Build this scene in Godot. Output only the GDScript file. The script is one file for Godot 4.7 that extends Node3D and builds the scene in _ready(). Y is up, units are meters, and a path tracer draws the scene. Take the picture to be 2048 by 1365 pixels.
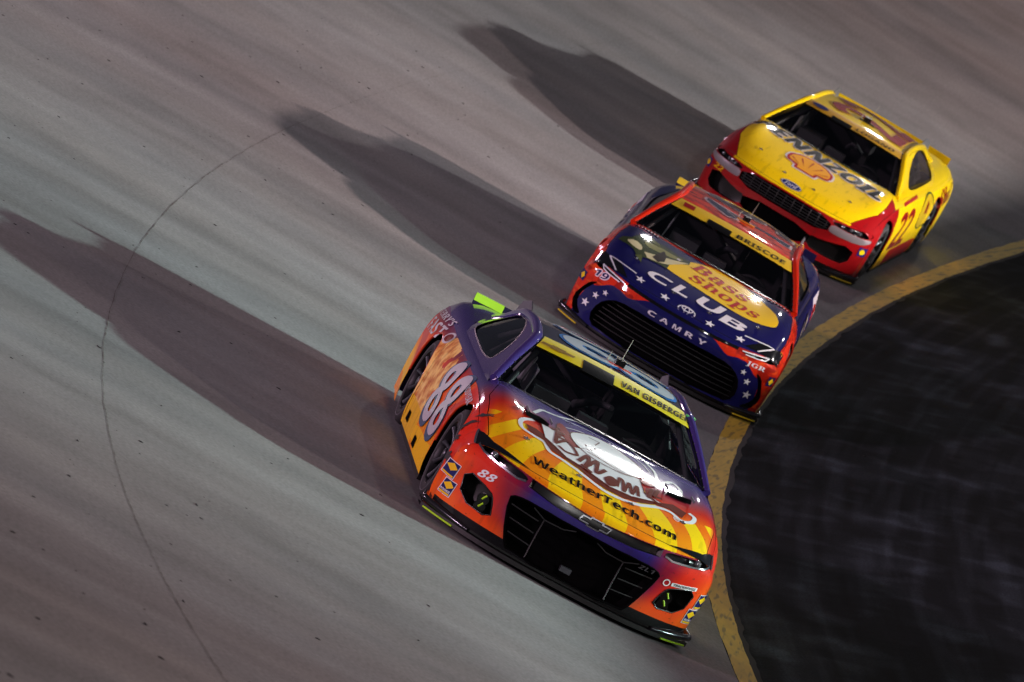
extends Node3D

# ---------------------------------------------------------------- constants
const R0 := 72.275          # outer edge of the yellow line
const LINE_W := 0.172
const RC := 76.736          # concrete joint
const BANK := 0.3993
const CARS := [[73.709, 0.0259, 0.0613], [73.040, 0.1993, 0.0311], [73.431, 0.3332, 0.0264]]  # radius, angle round the turn, drift
const CAM_AT := Vector3(-76.554, 7.276, 37.53)
const CAM_TURN := Vector3(-0.0667, -0.1358, 0.1126)   # yaw, pitch, roll

var fonts := {}
var rng := RandomNumberGenerator.new()
var M := {}

func _ready() -> void:
	rng.seed = 7
	# --- camera: a 200 mm lens held from behind the outer wall
	var cam := Camera3D.new()
	cam.name = "camera"
	add_child(cam)
	cam.basis = Basis(Vector3.UP, CAM_TURN.x) * Basis(Vector3.RIGHT, CAM_TURN.y) * Basis(Vector3.BACK, CAM_TURN.z)
	cam.position = CAM_AT
	cam.keep_aspect = Camera3D.KEEP_HEIGHT
	cam.far = 400.0
	cam.near = 0.5
	var lens := CameraAttributesPhysical.new()
	lens.frustum_focal_length = 201.0
	lens.frustum_focus_distance = 39.5
	lens.exposure_aperture = 5.6
	lens.frustum_far = 400.0
	lens.frustum_near = 0.5
	cam.attributes = lens
	cam.fov = rad_to_deg(2.0 * atan(682.5 / 11432.3))
	cam.current = true
	# --- night sky and exposure
	var we := WorldEnvironment.new()
	we.name = "surroundings"
	var env := Environment.new()
	env.background_mode = Environment.BG_SKY
	var sky := Sky.new()
	var night := ProceduralSkyMaterial.new()
	night.sky_top_color = rgb(22, 24, 32)
	night.sky_horizon_color = rgb(52, 52, 60)
	night.ground_bottom_color = rgb(22, 22, 24)
	night.ground_horizon_color = rgb(52, 52, 60)
	sky.sky_material = night
	env.sky = sky
	env.tonemap_mode = Environment.TONE_MAPPER_LINEAR
	env.tonemap_exposure = 1.28
	env.sdfgi_enabled = true
	env.ssao_enabled = true
	env.ssil_enabled = true
	we.environment = env
	add_child(we)
	materials()
	# --- the floodlights: a low row on the infield, tall banks beyond both ends of the turn
	var cool := Color(.87, 1.0, .97)
	var warm := Color(1.0, .87, .85)
	var plain := Color(1.0, .98, .97)
	var row := [[-40.0, 30.0, warm, 110.0], [-43.0, 18.0, warm, 240.0], [-45.0, 7.5, warm, 560.0], [-45.7, -2.4, cool, 960.0], [-43.7, -12.2, warm, 840.0], [-41.6, -20.6, plain, 800.0], [-39.0, -31.0, warm, 780.0], [-35.0, -43.0, warm, 760.0], [-29.0, -55.0, warm, 560.0]]
	for i in row.size():
		var place: String = ["nearest the camera", "second from the camera", "third from the camera", "facing the leading car", "facing the second car", "facing the last car", "just past the last car", "second from the far end", "farthest from the camera"][i]
		flood(Vector3(row[i][0], .12, row[i][1]), row[i][2], row[i][3], place)
	var lilac := Color(1.0, .83, .93)
	for q in [[Vector3(-36, 42, -108), plain, 560.0, "beyond the far end of the turn"], [Vector3(-52, 40, 118), plain, 1500.0, "behind the photographer"], [Vector3(-138, 46, 40), lilac, 2800.0, "above the grandstand outside the turn"], [Vector3(-160, 46, -40), lilac, 1200.0, "outside the turn behind the last car"], [Vector3(40, 40, -110), plain, 260.0, "across the infield by the far stand"], [Vector3(60, 42, 40), plain, 220.0, "across the infield by the near stand"], [Vector3(-100, 44, -118), lilac, 420.0, "over the far stand outside the turn"], [Vector3(0, 42, 110), plain, 260.0, "over the near stand inside the turn"]]:
		bank_of_lamps(q[0], Vector3(-72, 0, -8), q[1], q[2], q[3], 5 if q[0].z < -100.0 and q[0].x > -60.0 else 11)
	# --- the place, then what stands in it
	ground()
	lead_car()
	second_car()
	third_car()
	crumbs()

func materials() -> void:
	M.black = mat(rgb(8, 8, 9), .9)
	M.black.metallic_specular = .1
	M.black_gloss = mat(rgb(12, 12, 13), .28)
	M.black_trim = mat(rgb(10, 10, 11), .25)
	M.tyre = mat(rgb(34, 34, 35), .7)
	M.rubber_line = mat(rgb(92, 92, 96), .7)
	M.rim = mat(rgb(96, 98, 104), .32, .8)
	M.rim_dark = mat(rgb(30, 31, 33), .45, .6)
	M.fin = mat(rgb(92, 94, 100), .5)
	M.splitter = mat(rgb(13, 13, 14), .5)
	M.splitter_end = mat(rgb(70, 72, 76), .18, .8)
	M.interior = mat(rgb(20, 20, 22), .8)
	M.cage = mat(rgb(66, 68, 72), .5)
	M.seat = mat(rgb(34, 34, 37), .7)
	M.lamp_dark = mat(rgb(22, 23, 26), .12, .0, .6)
	M.lamp_lens = mat(rgb(150, 152, 158), .08, .7)
	M.lamp_white = mat(rgb(225, 230, 236), .25)
	M.chrome = mat(rgb(170, 172, 178), .2, .9)
	M.silver = mat(rgb(160, 154, 158), .28, .5)
	M.slat = mat(rgb(24, 25, 27), .5)
	M.slat_dark = mat(rgb(26, 26, 28), .5)
	M.badge = mat(rgb(150, 152, 158), .25, .9)
	M.badge_white = mat(rgb(214, 216, 224), .3)
	M.gold = mat(rgb(168, 132, 52), .35, .4)
	M.brace = mat(rgb(150, 154, 160), .6)
	M.box = mat(rgb(58, 60, 64), .6)
	M.net = mat(rgb(46, 46, 48), .9)
	M.antenna = mat(rgb(150, 150, 130), .5)
	var g := mat(Color(.02, .025, .03, .30), .03)
	g.transparency = BaseMaterial3D.TRANSPARENCY_ALPHA
	M.glass = g
	M.dark_glass = mat(rgb(9, 10, 12), .08, 0.0, .6)

# ---------------------------------------------------------------- small helpers
func sm(a: float, b: float, t: float) -> float:
	t = clampf((t - a) / (b - a), 0.0, 1.0)
	return t * t * (3.0 - 2.0 * t)

func knots(k: Array, t: float) -> float:
	var n := k.size()
	if t <= k[0].x: return k[0].y
	if t >= k[n - 1].x: return k[n - 1].y
	var i := 0
	while t > k[i + 1].x: i += 1
	var p0: Vector2 = k[maxi(i - 1, 0)]
	var p1: Vector2 = k[i]
	var p2: Vector2 = k[i + 1]
	var p3: Vector2 = k[mini(i + 2, n - 1)]
	var h := p2.x - p1.x
	var u := (t - p1.x) / h
	var m1 := (p2.y - p0.y) / (p2.x - p0.x) * h
	var m2 := (p3.y - p1.y) / (p3.x - p1.x) * h
	var u2 := u * u
	var u3 := u2 * u
	return (2 * u3 - 3 * u2 + 1) * p1.y + (u3 - 2 * u2 + u) * m1 + (-2 * u3 + 3 * u2) * p2.y + (u3 - u2) * m2

func lin(r: float, g: float, b: float) -> Color:
	return Color(r, g, b)

func rgb(r: int, g: int, b: int) -> Color:
	return Color(r / 255.0, g / 255.0, b / 255.0)

func mat(c: Color, rough := 0.6, metal := 0.0, coat := 0.0) -> StandardMaterial3D:
	var m := StandardMaterial3D.new()
	m.albedo_color = c
	m.roughness = rough
	m.metallic = metal
	if coat > 0.0:
		m.clearcoat_enabled = true
		m.clearcoat = coat
		m.clearcoat_roughness = 0.04
	return m

func paint(c: Color) -> StandardMaterial3D:
	var m := mat(c, 0.5, 0.0, 1.0)
	m.metallic_specular = 0.15
	m.clearcoat_roughness = 0.06
	return m

func part(called: String, mesh: Mesh, m: Material, parent: Node3D) -> MeshInstance3D:
	var o := MeshInstance3D.new()
	o.name = called
	o.mesh = mesh
	if m: o.material_override = m
	parent.add_child(o, true)
	return o

func tag(o: Node, label: String, category: String, group := "") -> void:
	o.set_meta("label", label)
	o.set_meta("category", category)
	if group: o.set_meta("group", group)

func structure(o: Node) -> void:
	o.set_meta("kind", "structure")

# collects triangles with their own normals and uvs
class Soup:
	var v := PackedVector3Array()
	var n := PackedVector3Array()
	var t := PackedVector2Array()
	func tri(a: Vector3, b: Vector3, c: Vector3, na: Vector3, nb: Vector3, nc: Vector3, ta := Vector2.ZERO, tb := Vector2.ZERO, tc := Vector2.ZERO) -> void:
		var g := (b - a).cross(c - a)
		if g.length_squared() < 1e-16: return
		if g.dot(na + nb + nc) > 0.0:
			v.append(a); v.append(c); v.append(b)
			n.append(na); n.append(nc); n.append(nb)
			t.append(ta); t.append(tc); t.append(tb)
		else:
			v.append(a); v.append(b); v.append(c)
			n.append(na); n.append(nb); n.append(nc)
			t.append(ta); t.append(tb); t.append(tc)
	func flat(a: Vector3, b: Vector3, c: Vector3, out: Vector3) -> void:
		var g := (b - a).cross(c - a).normalized()
		if g.dot(out) < 0.0: g = -g
		tri(a, b, c, g, g, g)
	func quad(a: Vector3, b: Vector3, c: Vector3, d: Vector3, out: Vector3) -> void:
		flat(a, b, c, out)
		flat(a, c, d, out)
	func box(lo: Vector3, hi: Vector3, tf := Transform3D()) -> void:
		var p := []
		for i in 8:
			p.append(tf * Vector3(hi.x if i & 1 else lo.x, hi.y if i & 2 else lo.y, hi.z if i & 4 else lo.z))
		var mid: Vector3 = tf * ((lo + hi) / 2)
		for f in [[0, 1, 3, 2], [4, 5, 7, 6], [0, 1, 5, 4], [2, 3, 7, 6], [0, 2, 6, 4], [1, 3, 7, 5]]:
			quad(p[f[0]], p[f[1]], p[f[2]], p[f[3]], (p[f[0]] + p[f[1]] + p[f[2]] + p[f[3]]) / 4.0 - mid)
	# a tube along points, radius per point
	func tube(pts: Array, radii: Array, sides := 10, squash := 1.0) -> void:
		var rings := []
		var ref := Vector3.UP
		for i in pts.size():
			var d: Vector3 = (pts[mini(i + 1, pts.size() - 1)] - pts[maxi(i - 1, 0)]).normalized()
			if absf(d.dot(ref)) > 0.95: ref = Vector3.RIGHT
			var a := d.cross(ref).normalized()
			var b := a.cross(d).normalized()
			var ring := []
			for k in sides:
				var w := TAU * k / sides
				var o := a * cos(w) + b * sin(w) * squash
				ring.append([pts[i] + o * radii[i], (a * cos(w) * squash + b * sin(w)).normalized()])
			rings.append(ring)
		for i in pts.size() - 1:
			for k in sides:
				var l := (k + 1) % sides
				var p = rings[i][k]; var q = rings[i][l]; var r = rings[i + 1][l]; var s = rings[i + 1][k]
				tri(p[0], q[0], r[0], p[1], q[1], r[1])
				tri(p[0], r[0], s[0], p[1], r[1], s[1])
		for e in [0, pts.size() - 1]:
			var out: Vector3 = (pts[0] - pts[1]) if e == 0 else (pts[e] - pts[e - 1])
			for k in sides:
				flat(pts[e], rings[e][k][0], rings[e][(k + 1) % sides][0], out)
	# profile of (along, radius) turned round the x axis through centre c
	func lathe_x(prof: Array, c: Vector3, seg := 40, smooth_all := true) -> void:
		for i in prof.size() - 1:
			var p: Vector2 = prof[i]
			var q: Vector2 = prof[i + 1]
			var e := q - p
			var nn := Vector2(-e.y, e.x).normalized()
			if nn.length() < 0.5: continue
			var n0 := nn
			var n1 := nn
			if smooth_all:
				if i > 0:
					var e0: Vector2 = p - prof[i - 1]
					n0 = (nn + Vector2(-e0.y, e0.x).normalized()).normalized()
				if i < prof.size() - 2:
					var e1: Vector2 = prof[i + 2] - q
					n1 = (nn + Vector2(-e1.y, e1.x).normalized()).normalized()
			for k in seg:
				var a := TAU * k / seg
				var b := TAU * (k + 1) / seg
				var da := Vector3(0, cos(a), sin(a))
				var db := Vector3(0, cos(b), sin(b))
				var A := c + Vector3(p.x, 0, 0) + da * p.y
				var B := c + Vector3(p.x, 0, 0) + db * p.y
				var C := c + Vector3(q.x, 0, 0) + db * q.y
				var D := c + Vector3(q.x, 0, 0) + da * q.y
				var X := Vector3(1, 0, 0)
				tri(A, B, C, X * n0.x + da * n0.y, X * n0.x + db * n0.y, X * n1.x + db * n1.y)
				tri(A, C, D, X * n0.x + da * n0.y, X * n1.x + db * n1.y, X * n1.x + da * n1.y)
	func mesh() -> ArrayMesh:
		var m := ArrayMesh.new()
		if v.is_empty(): return m
		var arr := []
		arr.resize(Mesh.ARRAY_MAX)
		arr[Mesh.ARRAY_VERTEX] = v
		arr[Mesh.ARRAY_NORMAL] = n
		arr[Mesh.ARRAY_TEX_UV] = t
		arr[Mesh.ARRAY_TEX_UV2] = t
		m.add_surface_from_arrays(Mesh.PRIMITIVE_TRIANGLES, arr)
		return m

# ---------------------------------------------------------------- sheets: a surface f(a, b) trimmed to outlines
var uv_lo := Vector2.ZERO
var uv_hi := Vector2.ONE

func normal_at(f: Callable, a: float, b: float, up: Vector3) -> Vector3:
	var e := 0.002
	var n: Vector3 = (f.call(a + e, b) - f.call(a - e, b)).cross(f.call(a, b + e) - f.call(a, b - e))
	n = n.normalized()
	return -n if n.dot(up) < 0.0 else n

func rect(a0: float, b0: float, a1: float, b1: float) -> PackedVector2Array:
	return PackedVector2Array([Vector2(a0, b0), Vector2(a1, b0), Vector2(a1, b1), Vector2(a0, b1)])

func poly(flat: Array) -> PackedVector2Array:
	var p := PackedVector2Array()
	for i in range(0, flat.size() - 1, 2): p.append(Vector2(flat[i], flat[i + 1]))
	return p

func mirror(p: PackedVector2Array) -> PackedVector2Array:
	var q := PackedVector2Array()
	for i in range(p.size() - 1, -1, -1): q.append(Vector2(-p[i].x, p[i].y))
	return q

func bounds(p: PackedVector2Array) -> Rect2:
	var r := Rect2(p[0], Vector2.ZERO)
	for q in p: r = r.expand(q)
	return r

func ellipse(c: Vector2, rx: float, ry: float, turn := 0.0, n := 28) -> PackedVector2Array:
	var p := PackedVector2Array()
	for i in n:
		var a := TAU * i / n
		p.append(c + Vector2(rx * cos(a), ry * sin(a)).rotated(turn))
	return p

func star(c: Vector2, r: float, turn := 0.0) -> PackedVector2Array:
	var p := PackedVector2Array()
	for i in 10:
		p.append(c + Vector2(0, r if i % 2 == 0 else r * 0.40).rotated(TAU * i / 10.0 + turn))
	return p

# rounds an outline's corners (two passes of corner cutting)
func soft(p: PackedVector2Array, passes := 2) -> PackedVector2Array:
	for k in passes:
		var q := PackedVector2Array()
		for i in p.size():
			var a := p[i]
			var b := p[(i + 1) % p.size()]
			q.append(a.lerp(b, 0.25))
			q.append(a.lerp(b, 0.75))
		p = q
	return p

# a closed band of width w along an open or closed line, as outlines
func stroke(p: PackedVector2Array, w: float) -> Array:
	return Geometry2D.offset_polyline(p, w / 2.0, Geometry2D.JOIN_ROUND, Geometry2D.END_ROUND)

# a closed ring of width w, as one outline with one hole
func ring_decal(f: Callable, up: Vector3, p: PackedVector2Array, w: float, lift: float, step := .03) -> ArrayMesh:
	var s := Soup.new()
	if Geometry2D.is_polygon_clockwise(p): p.reverse()
	sheet(s, f, up, [Geometry2D.offset_polygon(p, w / 2.0)[0]], [Geometry2D.offset_polygon(p, -w / 2.0)[0]], Vector2(step, step), lift)
	return s.mesh()

func sheet(s: Soup, f: Callable, up: Vector3, regions: Array, holes: Array, step: Vector2, lift := 0.0) -> void:
	var cache := {}
	for region: PackedVector2Array in regions:
		if Geometry2D.is_polygon_clockwise(region):
			region = region.duplicate()
			region.reverse()
		var bb := bounds(region)
		var na := maxi(1, int(ceil(bb.size.x / step.x)))
		var nb := maxi(1, int(ceil(bb.size.y / step.y)))
		var da := bb.size.x / na
		var db := bb.size.y / nb
		var simple := region.size() == 4 and absf(absf(_area(region)) - bb.get_area()) < 1e-7
		var near := []
		for h: PackedVector2Array in holes:
			var hb := bounds(h)
			if hb.intersects(bb): near.append([h, hb])
		for i in na:
			var a0 := bb.position.x + i * da
			var strip := [rect(a0, bb.position.y, a0 + da, bb.position.y + bb.size.y)]
			if not simple: strip = Geometry2D.intersect_polygons(strip[0], region)
			for column: PackedVector2Array in strip:
				if Geometry2D.is_polygon_clockwise(column): continue
				var cb := bounds(column)
				var j0 := int(floor((cb.position.y - bb.position.y) / db + 1e-6))
				var j1 := int(ceil((cb.end.y - bb.position.y) / db - 1e-6))
				for j in range(j0, maxi(j1, j0 + 1)):
					var b0 := bb.position.y + j * db
					var cell := rect(a0, b0, a0 + da, b0 + db)
					var cellbox := Rect2(a0, b0, da, db)
					var bits := [cell]
					if not simple: bits = Geometry2D.intersect_polygons(cell, column)
					for h in near:
						if not h[1].intersects(cellbox): continue
						var next := []
						for bit in bits:
							var left := Geometry2D.clip_polygons(bit, h[0])
							if left.any(func(r): return Geometry2D.is_polygon_clockwise(r)):
								var mid_x: float = h[1].get_center().x   # the hole lies inside the cell: cut the cell through its middle
								left = []
								for half in Geometry2D.intersect_polygons(bit, rect(a0 - 1.0, b0 - 1.0, mid_x, b0 + db + 1.0)): left.append_array(Geometry2D.clip_polygons(half, h[0]))
								for half in Geometry2D.intersect_polygons(bit, rect(mid_x, b0 - 1.0, a0 + da + 1.0, b0 + db + 1.0)): left.append_array(Geometry2D.clip_polygons(half, h[0]))
							for r in left:
								if not Geometry2D.is_polygon_clockwise(r): next.append(r)
						bits = next
					for bit: PackedVector2Array in bits:
						if bit.size() < 3 or absf(_area(bit)) < 1e-8: continue
						var ix := PackedInt32Array([0, 1, 2, 0, 2, 3]) if bit.size() == 4 else Geometry2D.triangulate_polygon(bit)
						for k in range(0, ix.size() - 2, 3):
							var P := []
							for c in 3:
								var ab := bit[ix[k + c]]
								var key := Vector2i(roundi(ab.x * 20000.0), roundi(ab.y * 20000.0))
								if not cache.has(key):
									var n := normal_at(f, ab.x, ab.y, up)
									cache[key] = [f.call(ab.x, ab.y) + n * lift, n, (ab - uv_lo) / (uv_hi - uv_lo)]
								P.append(cache[key])
							s.tri(P[0][0], P[1][0], P[2][0], P[0][1], P[1][1], P[2][1], P[0][2], P[1][2], P[2][2])

func _area(p: PackedVector2Array) -> float:
	var a := 0.0
	for i in p.size():
		var q := p[(i + 1) % p.size()]
		a += p[i].x * q.y - p[i].y * q.x
	return a / 2.0

# outlines laid on a surface
func decal(f: Callable, up: Vector3, regions: Array, lift: float, step := 0.06) -> ArrayMesh:
	var s := Soup.new()
	sheet(s, f, up, regions, [], Vector2(step, step), lift)
	return s.mesh()

# lettering laid on a surface: at = middle of the word, right and upward = its axes in the surface's own measure
func letters(s: Soup, f: Callable, up: Vector3, text: String, at: Vector2, right: Vector2, upward: Vector2, width: float, height: float, lift: float, bold := true, italic := false, bend := 0.0, face := "Droid Sans") -> void:
	var key := face + str(bold) + str(italic)
	if not fonts.has(key):
		var sf := SystemFont.new()
		sf.font_names = PackedStringArray([face])
		sf.font_weight = 700 if bold else 400
		fonts[key] = sf
	var tm := TextMesh.new()
	tm.font = fonts[key]
	tm.text = text
	tm.font_size = 64
	tm.pixel_size = 0.01
	tm.depth = 0.0
	tm.curve_step = 3.0
	var arr := tm.get_mesh_arrays()
	var v: PackedVector3Array = arr[Mesh.ARRAY_VERTEX]
	var nn: PackedVector3Array = arr[Mesh.ARRAY_NORMAL]
	var ix: PackedInt32Array = arr[Mesh.ARRAY_INDEX] if arr[Mesh.ARRAY_INDEX] != null else PackedInt32Array(range(v.size()))
	var lo := Vector2(1e9, 1e9)
	var hi := -lo
	for p in v:
		lo = lo.min(Vector2(p.x, p.y))
		hi = hi.max(Vector2(p.x, p.y))
	var mid := (lo + hi) / 2
	var size := hi - lo
	var done := {}
	for k in range(0, ix.size() - 2, 3):
		if nn[ix[k]].z < 0.5: continue
		var P := []
		for c in 3:
			var id := ix[k + c]
			if not done.has(id):
				var q := Vector2((v[id].x - mid.x) / size.x * width, (v[id].y - mid.y) / size.y * height)
				if italic: q.x += q.y * 0.25
				q.y += bend * (q.x * q.x * 4.0 / (width * width) - 0.5)
				var ab := at + right * q.x + upward * q.y
				var n := normal_at(f, ab.x, ab.y, up)
				done[id] = [f.call(ab.x, ab.y) + n * lift, n]
			P.append(done[id])
		s.tri(P[0][0], P[1][0], P[2][0], P[0][1], P[1][1], P[2][1])

func lettering(called: String, m: Material, parent: Node3D, f: Callable, up: Vector3, text: String, at: Vector2, right: Vector2, upward: Vector2, width: float, height: float, lift := 0.006, bold := true, italic := false, bend := 0.0, face := "Droid Sans") -> MeshInstance3D:
	var s := Soup.new()
	letters(s, f, up, text, at, right, upward, width, height, lift, bold, italic, bend, face)
	return part(called, s.mesh(), m, parent)

const LOGO_ARC := [-0.559, 1.4, -0.503, 1.254, -0.444, 1.218, -0.355, 1.178, -0.214, 1.06, -0.015, 1.007, 0.181, 1.014, 0.319, 1.151, 0.392, 1.291, 0.408, 1.506]
const LOGO_LINE := [-0.559, 1.561, -0.621, 1.63, -0.656, 1.718, -0.646, 1.812, -0.603, 1.845, -0.527, 1.858, -0.47, 1.872, -0.428, 1.969, -0.343, 1.987, -0.218, 2.022, -0.101, 2.075, 0.015, 2.11, 0.148, 2.092, 0.271, 2.04, 0.394, 1.938, 0.501, 1.903, 0.592, 1.951, 0.671, 1.892, 0.692, 1.787, 0.646, 1.752]
const LOGO_CURL := [0.445, 1.427, 0.497, 1.326, 0.538, 1.301, 0.587, 1.379, 0.587, 1.535]
const LOGO_BAND := [-0.618, 1.723, -0.542, 1.712, -0.475, 1.739, -0.415, 1.822, -0.185, 1.902, 0.029, 2.001, 0.201, 1.969, 0.44, 1.82, 0.518, 1.748, 0.627, 1.775, 0.591, 1.909, 0.5, 1.86, 0.393, 1.908, 0.27, 2.012, 0.147, 2.066, 0.014, 2.079, -0.103, 2.045, -0.22, 1.984, -0.344, 1.949, -0.43, 1.929, -0.481, 1.841, -0.585, 1.821]
const LOGO_RIBBON := [-0.506, 1.561, -0.449, 1.555, -0.362, 1.558, -0.266, 1.693, -0.15, 1.585, -0.035, 1.646, 0.1, 1.68, 0.255, 1.617, 0.294, 1.819, 0.44, 1.842, 0.201, 1.988, 0.03, 2.019, -0.183, 1.942, -0.308, 1.924, -0.396, 1.841, -0.473, 1.785]
const LOGO_BLOB := [-0.284, 1.444, -0.254, 1.376, -0.174, 1.288, -0.084, 1.218, -0.006, 1.208, 0.063, 1.215, 0.168, 1.275, 0.262, 1.351, 0.312, 1.477, 0.285, 1.565, 0.158, 1.686, 0.004, 1.712, -0.131, 1.702, -0.228, 1.618, -0.275, 1.536]
const LOGO_RED_A := [-0.39, 1.414, -0.349, 1.31, -0.302, 1.39, -0.242, 1.589, -0.227, 1.689, -0.285, 1.695, -0.362, 1.608]
const LOGO_RED_B := [0.255, 1.617, 0.347, 1.439, 0.388, 1.535, 0.382, 1.593, 0.294, 1.685]
const LOGO_S0 := [-0.214, 1.884, -0.15, 1.716, -0.135, 1.797, -0.165, 1.93, -0.073, 1.719, -0.074, 1.917, -0.005, 1.791]
const LOGO_S1 := [0.085, 1.958, 0.101, 1.803, 0.13, 1.822, 0.138, 1.978, 0.178, 1.796, 0.2, 1.95, 0.236, 1.78, 0.25, 1.934]
const LOGO_S2 := [-0.434, 1.56, -0.324, 1.541]
const LOGO_S3 := [-0.376, 1.461, -0.393, 1.77]
const LOGO_S4 := [-0.397, 1.798, -0.304, 1.651, -0.226, 1.79, -0.31, 1.842, -0.368, 1.805]
const LOGO_S5 := [-0.353, 1.57, -0.381, 1.659, -0.314, 1.64]
const LOGO_S6 := [0.294, 1.819, 0.392, 1.877]
const LOGO_S7 := [0.352, 1.68, 0.324, 1.87]
const LOGO_S8 := [0.401, 1.64, 0.372, 1.792, 0.43, 1.766]
const LOGO_S9 := [-0.194, 1.913, -0.107, 1.954]
const LOGO_S10 := [-0.135, 1.313, -0.048, 1.302, -0.09, 1.421]
const LOGO_S11 := [-0.015, 1.546, 0.063, 1.537]
const LOGO_S12 := [-0.151, 1.634, -0.035, 1.646, 0.139, 1.653]
const LOGO_O := [-0.007, 1.931, 0.039, 1.856, 0.083, 1.878, 0.071, 1.954, 0.024, 1.997, -0.007, 1.931]
const LOGO_V1 := [-0.311, 1.348, -0.182, 1.26, -0.046, 1.257]
const LOGO_V2 := [-0.336, 1.191, -0.139, 1.134, 0.115, 1.131, 0.287, 1.231, 0.35, 1.354]
const VENT_A := [-0.639, 1.439, -0.574, 1.465, -0.516, 1.442, -0.444, 1.495, -0.454, 1.567, -0.535, 1.564, -0.623, 1.569]
const VENT_B := [0.48, 1.551, 0.663, 1.497, 0.653, 1.597, 0.459, 1.639]
const REG := [0.538, 1.978, 0.567, 1.947]
const FISH2 := [-0.861, 1.635, -0.834, 1.551, -0.767, 1.546, -0.702, 1.341, -0.598, 1.287, -0.466, 1.254, -0.322, 1.302, -0.2, 1.296, -0.197, 1.388, -0.279, 1.527, -0.345, 1.669, -0.346, 1.789, -0.44, 1.792, -0.518, 1.807, -0.581, 1.834, -0.575, 1.975, -0.636, 1.889, -0.688, 1.781, -0.764, 1.737, -0.817, 1.708]
const FISH2_BELLY := [-0.597, 1.701, -0.479, 1.614, -0.361, 1.525, -0.2, 1.37, -0.277, 1.537, -0.355, 1.686, -0.447, 1.763, -0.548, 1.798]
const FISH2_MOUTH := [-0.512, 1.715, -0.45, 1.419, -0.404, 1.516, -0.397, 1.678, -0.447, 1.763]

# ---------------------------------------------------------------- shape of the car body (x: car's left, y up, z forward)
const ZN := 2.34
const Y0 := 0.42
const YB := 0.08
const HK := [Vector2(-2.5, .90), Vector2(-2.3, .965), Vector2(-1.7, .955), Vector2(-1.0, .93), Vector2(.95, .925), Vector2(1.3, .89), Vector2(1.7, .825), Vector2(2.1, .728), Vector2(2.34, .635)]
const PK := [Vector2(.10, .03), Vector2(.25, 0), Vector2(.38, 0), Vector2(.50, .035), Vector2(.58, .02), Vector2(.66, 0), Vector2(.72, 0)]
const GT := [Vector2(-2.0, .965), Vector2(-1.6, 1.06), Vector2(-1.0, 1.225), Vector2(-.7, 1.262), Vector2(-.3, 1.28), Vector2(.1, 1.265), Vector2(.35, 1.238), Vector2(.72, 1.092), Vector2(1.08, .935)]
const WT := [Vector2(-2.0, .60), Vector2(-1.0, .575), Vector2(-.3, .575), Vector2(.1, .585), Vector2(.35, .61), Vector2(.72, .725), Vector2(1.08, .83)]
const GB := [Vector2(-2.0, 0), Vector2(-.5, 0), Vector2(.35, .09), Vector2(1.08, .15)]

func body_w(z: float) -> float:
	return .99 - .015 * sm(1.4, 2.34, z) - .04 * sm(1.8, 2.5, -z)

func body_bow(z: float) -> float:
	return .37 * sm(1.4, 2.34, z)

func f_top(x: float, z: float) -> Vector3:
	var w := body_w(z)
	var r := minf(absf(x) / w, 1.0)
	var y := Y0 + (knots(HK, z) - Y0) * pow(1.0 - pow(r, 8.0), 1.0 / 3.0)
	y += .03 * exp(-pow((absf(x) - .78) / .13, 2) - pow((z - 1.35) / .38, 2))
	return Vector3(x, y, z - body_bow(z) * pow(r, 2.8))

func side_x(z: float, y: float) -> float:
	var w := body_w(z)
	if y >= Y0:
		return w * pow(1.0 - pow(minf((y - Y0) / (knots(HK, z) - Y0), 1.0), 3.0), 1.0 / 8.0)
	return w - .015 * pow((Y0 - y) / (Y0 - YB), 2)

func f_side(z: float, y: float, s: float) -> Vector3:
	var x := side_x(z, y)
	var d := 9.0
	for wz in [1.397, -1.397]: d = minf(d, absf(Vector2(z - body_bow(z) - wz, y - .345).length() - .41))
	var flare := .016 * exp(-pow(d / .05, 2)) * sm(.80, .6, y)
	return Vector3(s * (x + flare), y, z - body_bow(z) * pow(x / body_w(z), 2.8))

func f_right(z: float, y: float) -> Vector3: return f_side(z, y, -1.0)
func f_left(z: float, y: float) -> Vector3: return f_side(z, y, 1.0)

# the station whose side lies at z
func station(z: float) -> float:
	var a := z
	for i in 30: a = z + body_bow(a)
	return a

func f_cap(x: float, y: float) -> Vector3:
	var w := body_w(ZN)
	var F := 0.0
	if y >= Y0: F = pow(absf(x) / w, 8.0) + pow((y - Y0) / (.635 - Y0), 3.0)
	else: F = pow(absf(x) / (w - .015 * pow((Y0 - y) / (Y0 - YB), 2)), 8.0)
	var r := absf(x) / w
	return Vector3(x, y, ZN + .045 - body_bow(ZN) * pow(r, 2.8) + knots(PK, y) * maxf(0.0, 1.0 - r * r * r * r) - .045 * pow(maxf(0.0, (F - .6) / .4), 2))

func f_glass(u: float, z: float) -> Vector3:
	var q := u / knots(WT, z)
	return Vector3(u, knots(GT, z) - .03 * q * q, z - knots(GB, z) * q * q)

func f_cabin(z: float, v: float, s: float) -> Vector3:
	var wb := .87 - .06 * sm(1.0, 2.0, -z)
	return Vector3(s * (lerpf(wb, knots(WT, z), v) + .048 * v * (1.0 - v)), lerpf(.86, knots(GT, z) - .03, v), z - knots(GB, z))

func f_cabin_right(z: float, v: float) -> Vector3: return f_cabin(z, v, -1.0)
func f_cabin_left(z: float, v: float) -> Vector3: return f_cabin(z, v, 1.0)

# where the top meets the side of a station
func shoulder(z: float) -> Vector2:
	var x := body_w(z) * .93
	return Vector2(x, side_y(z, x))

func side_y(z: float, x: float) -> float:
	return Y0 + (knots(HK, z) - Y0) * pow(1.0 - pow(x / body_w(z), 8.0), 1.0 / 3.0)

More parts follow.
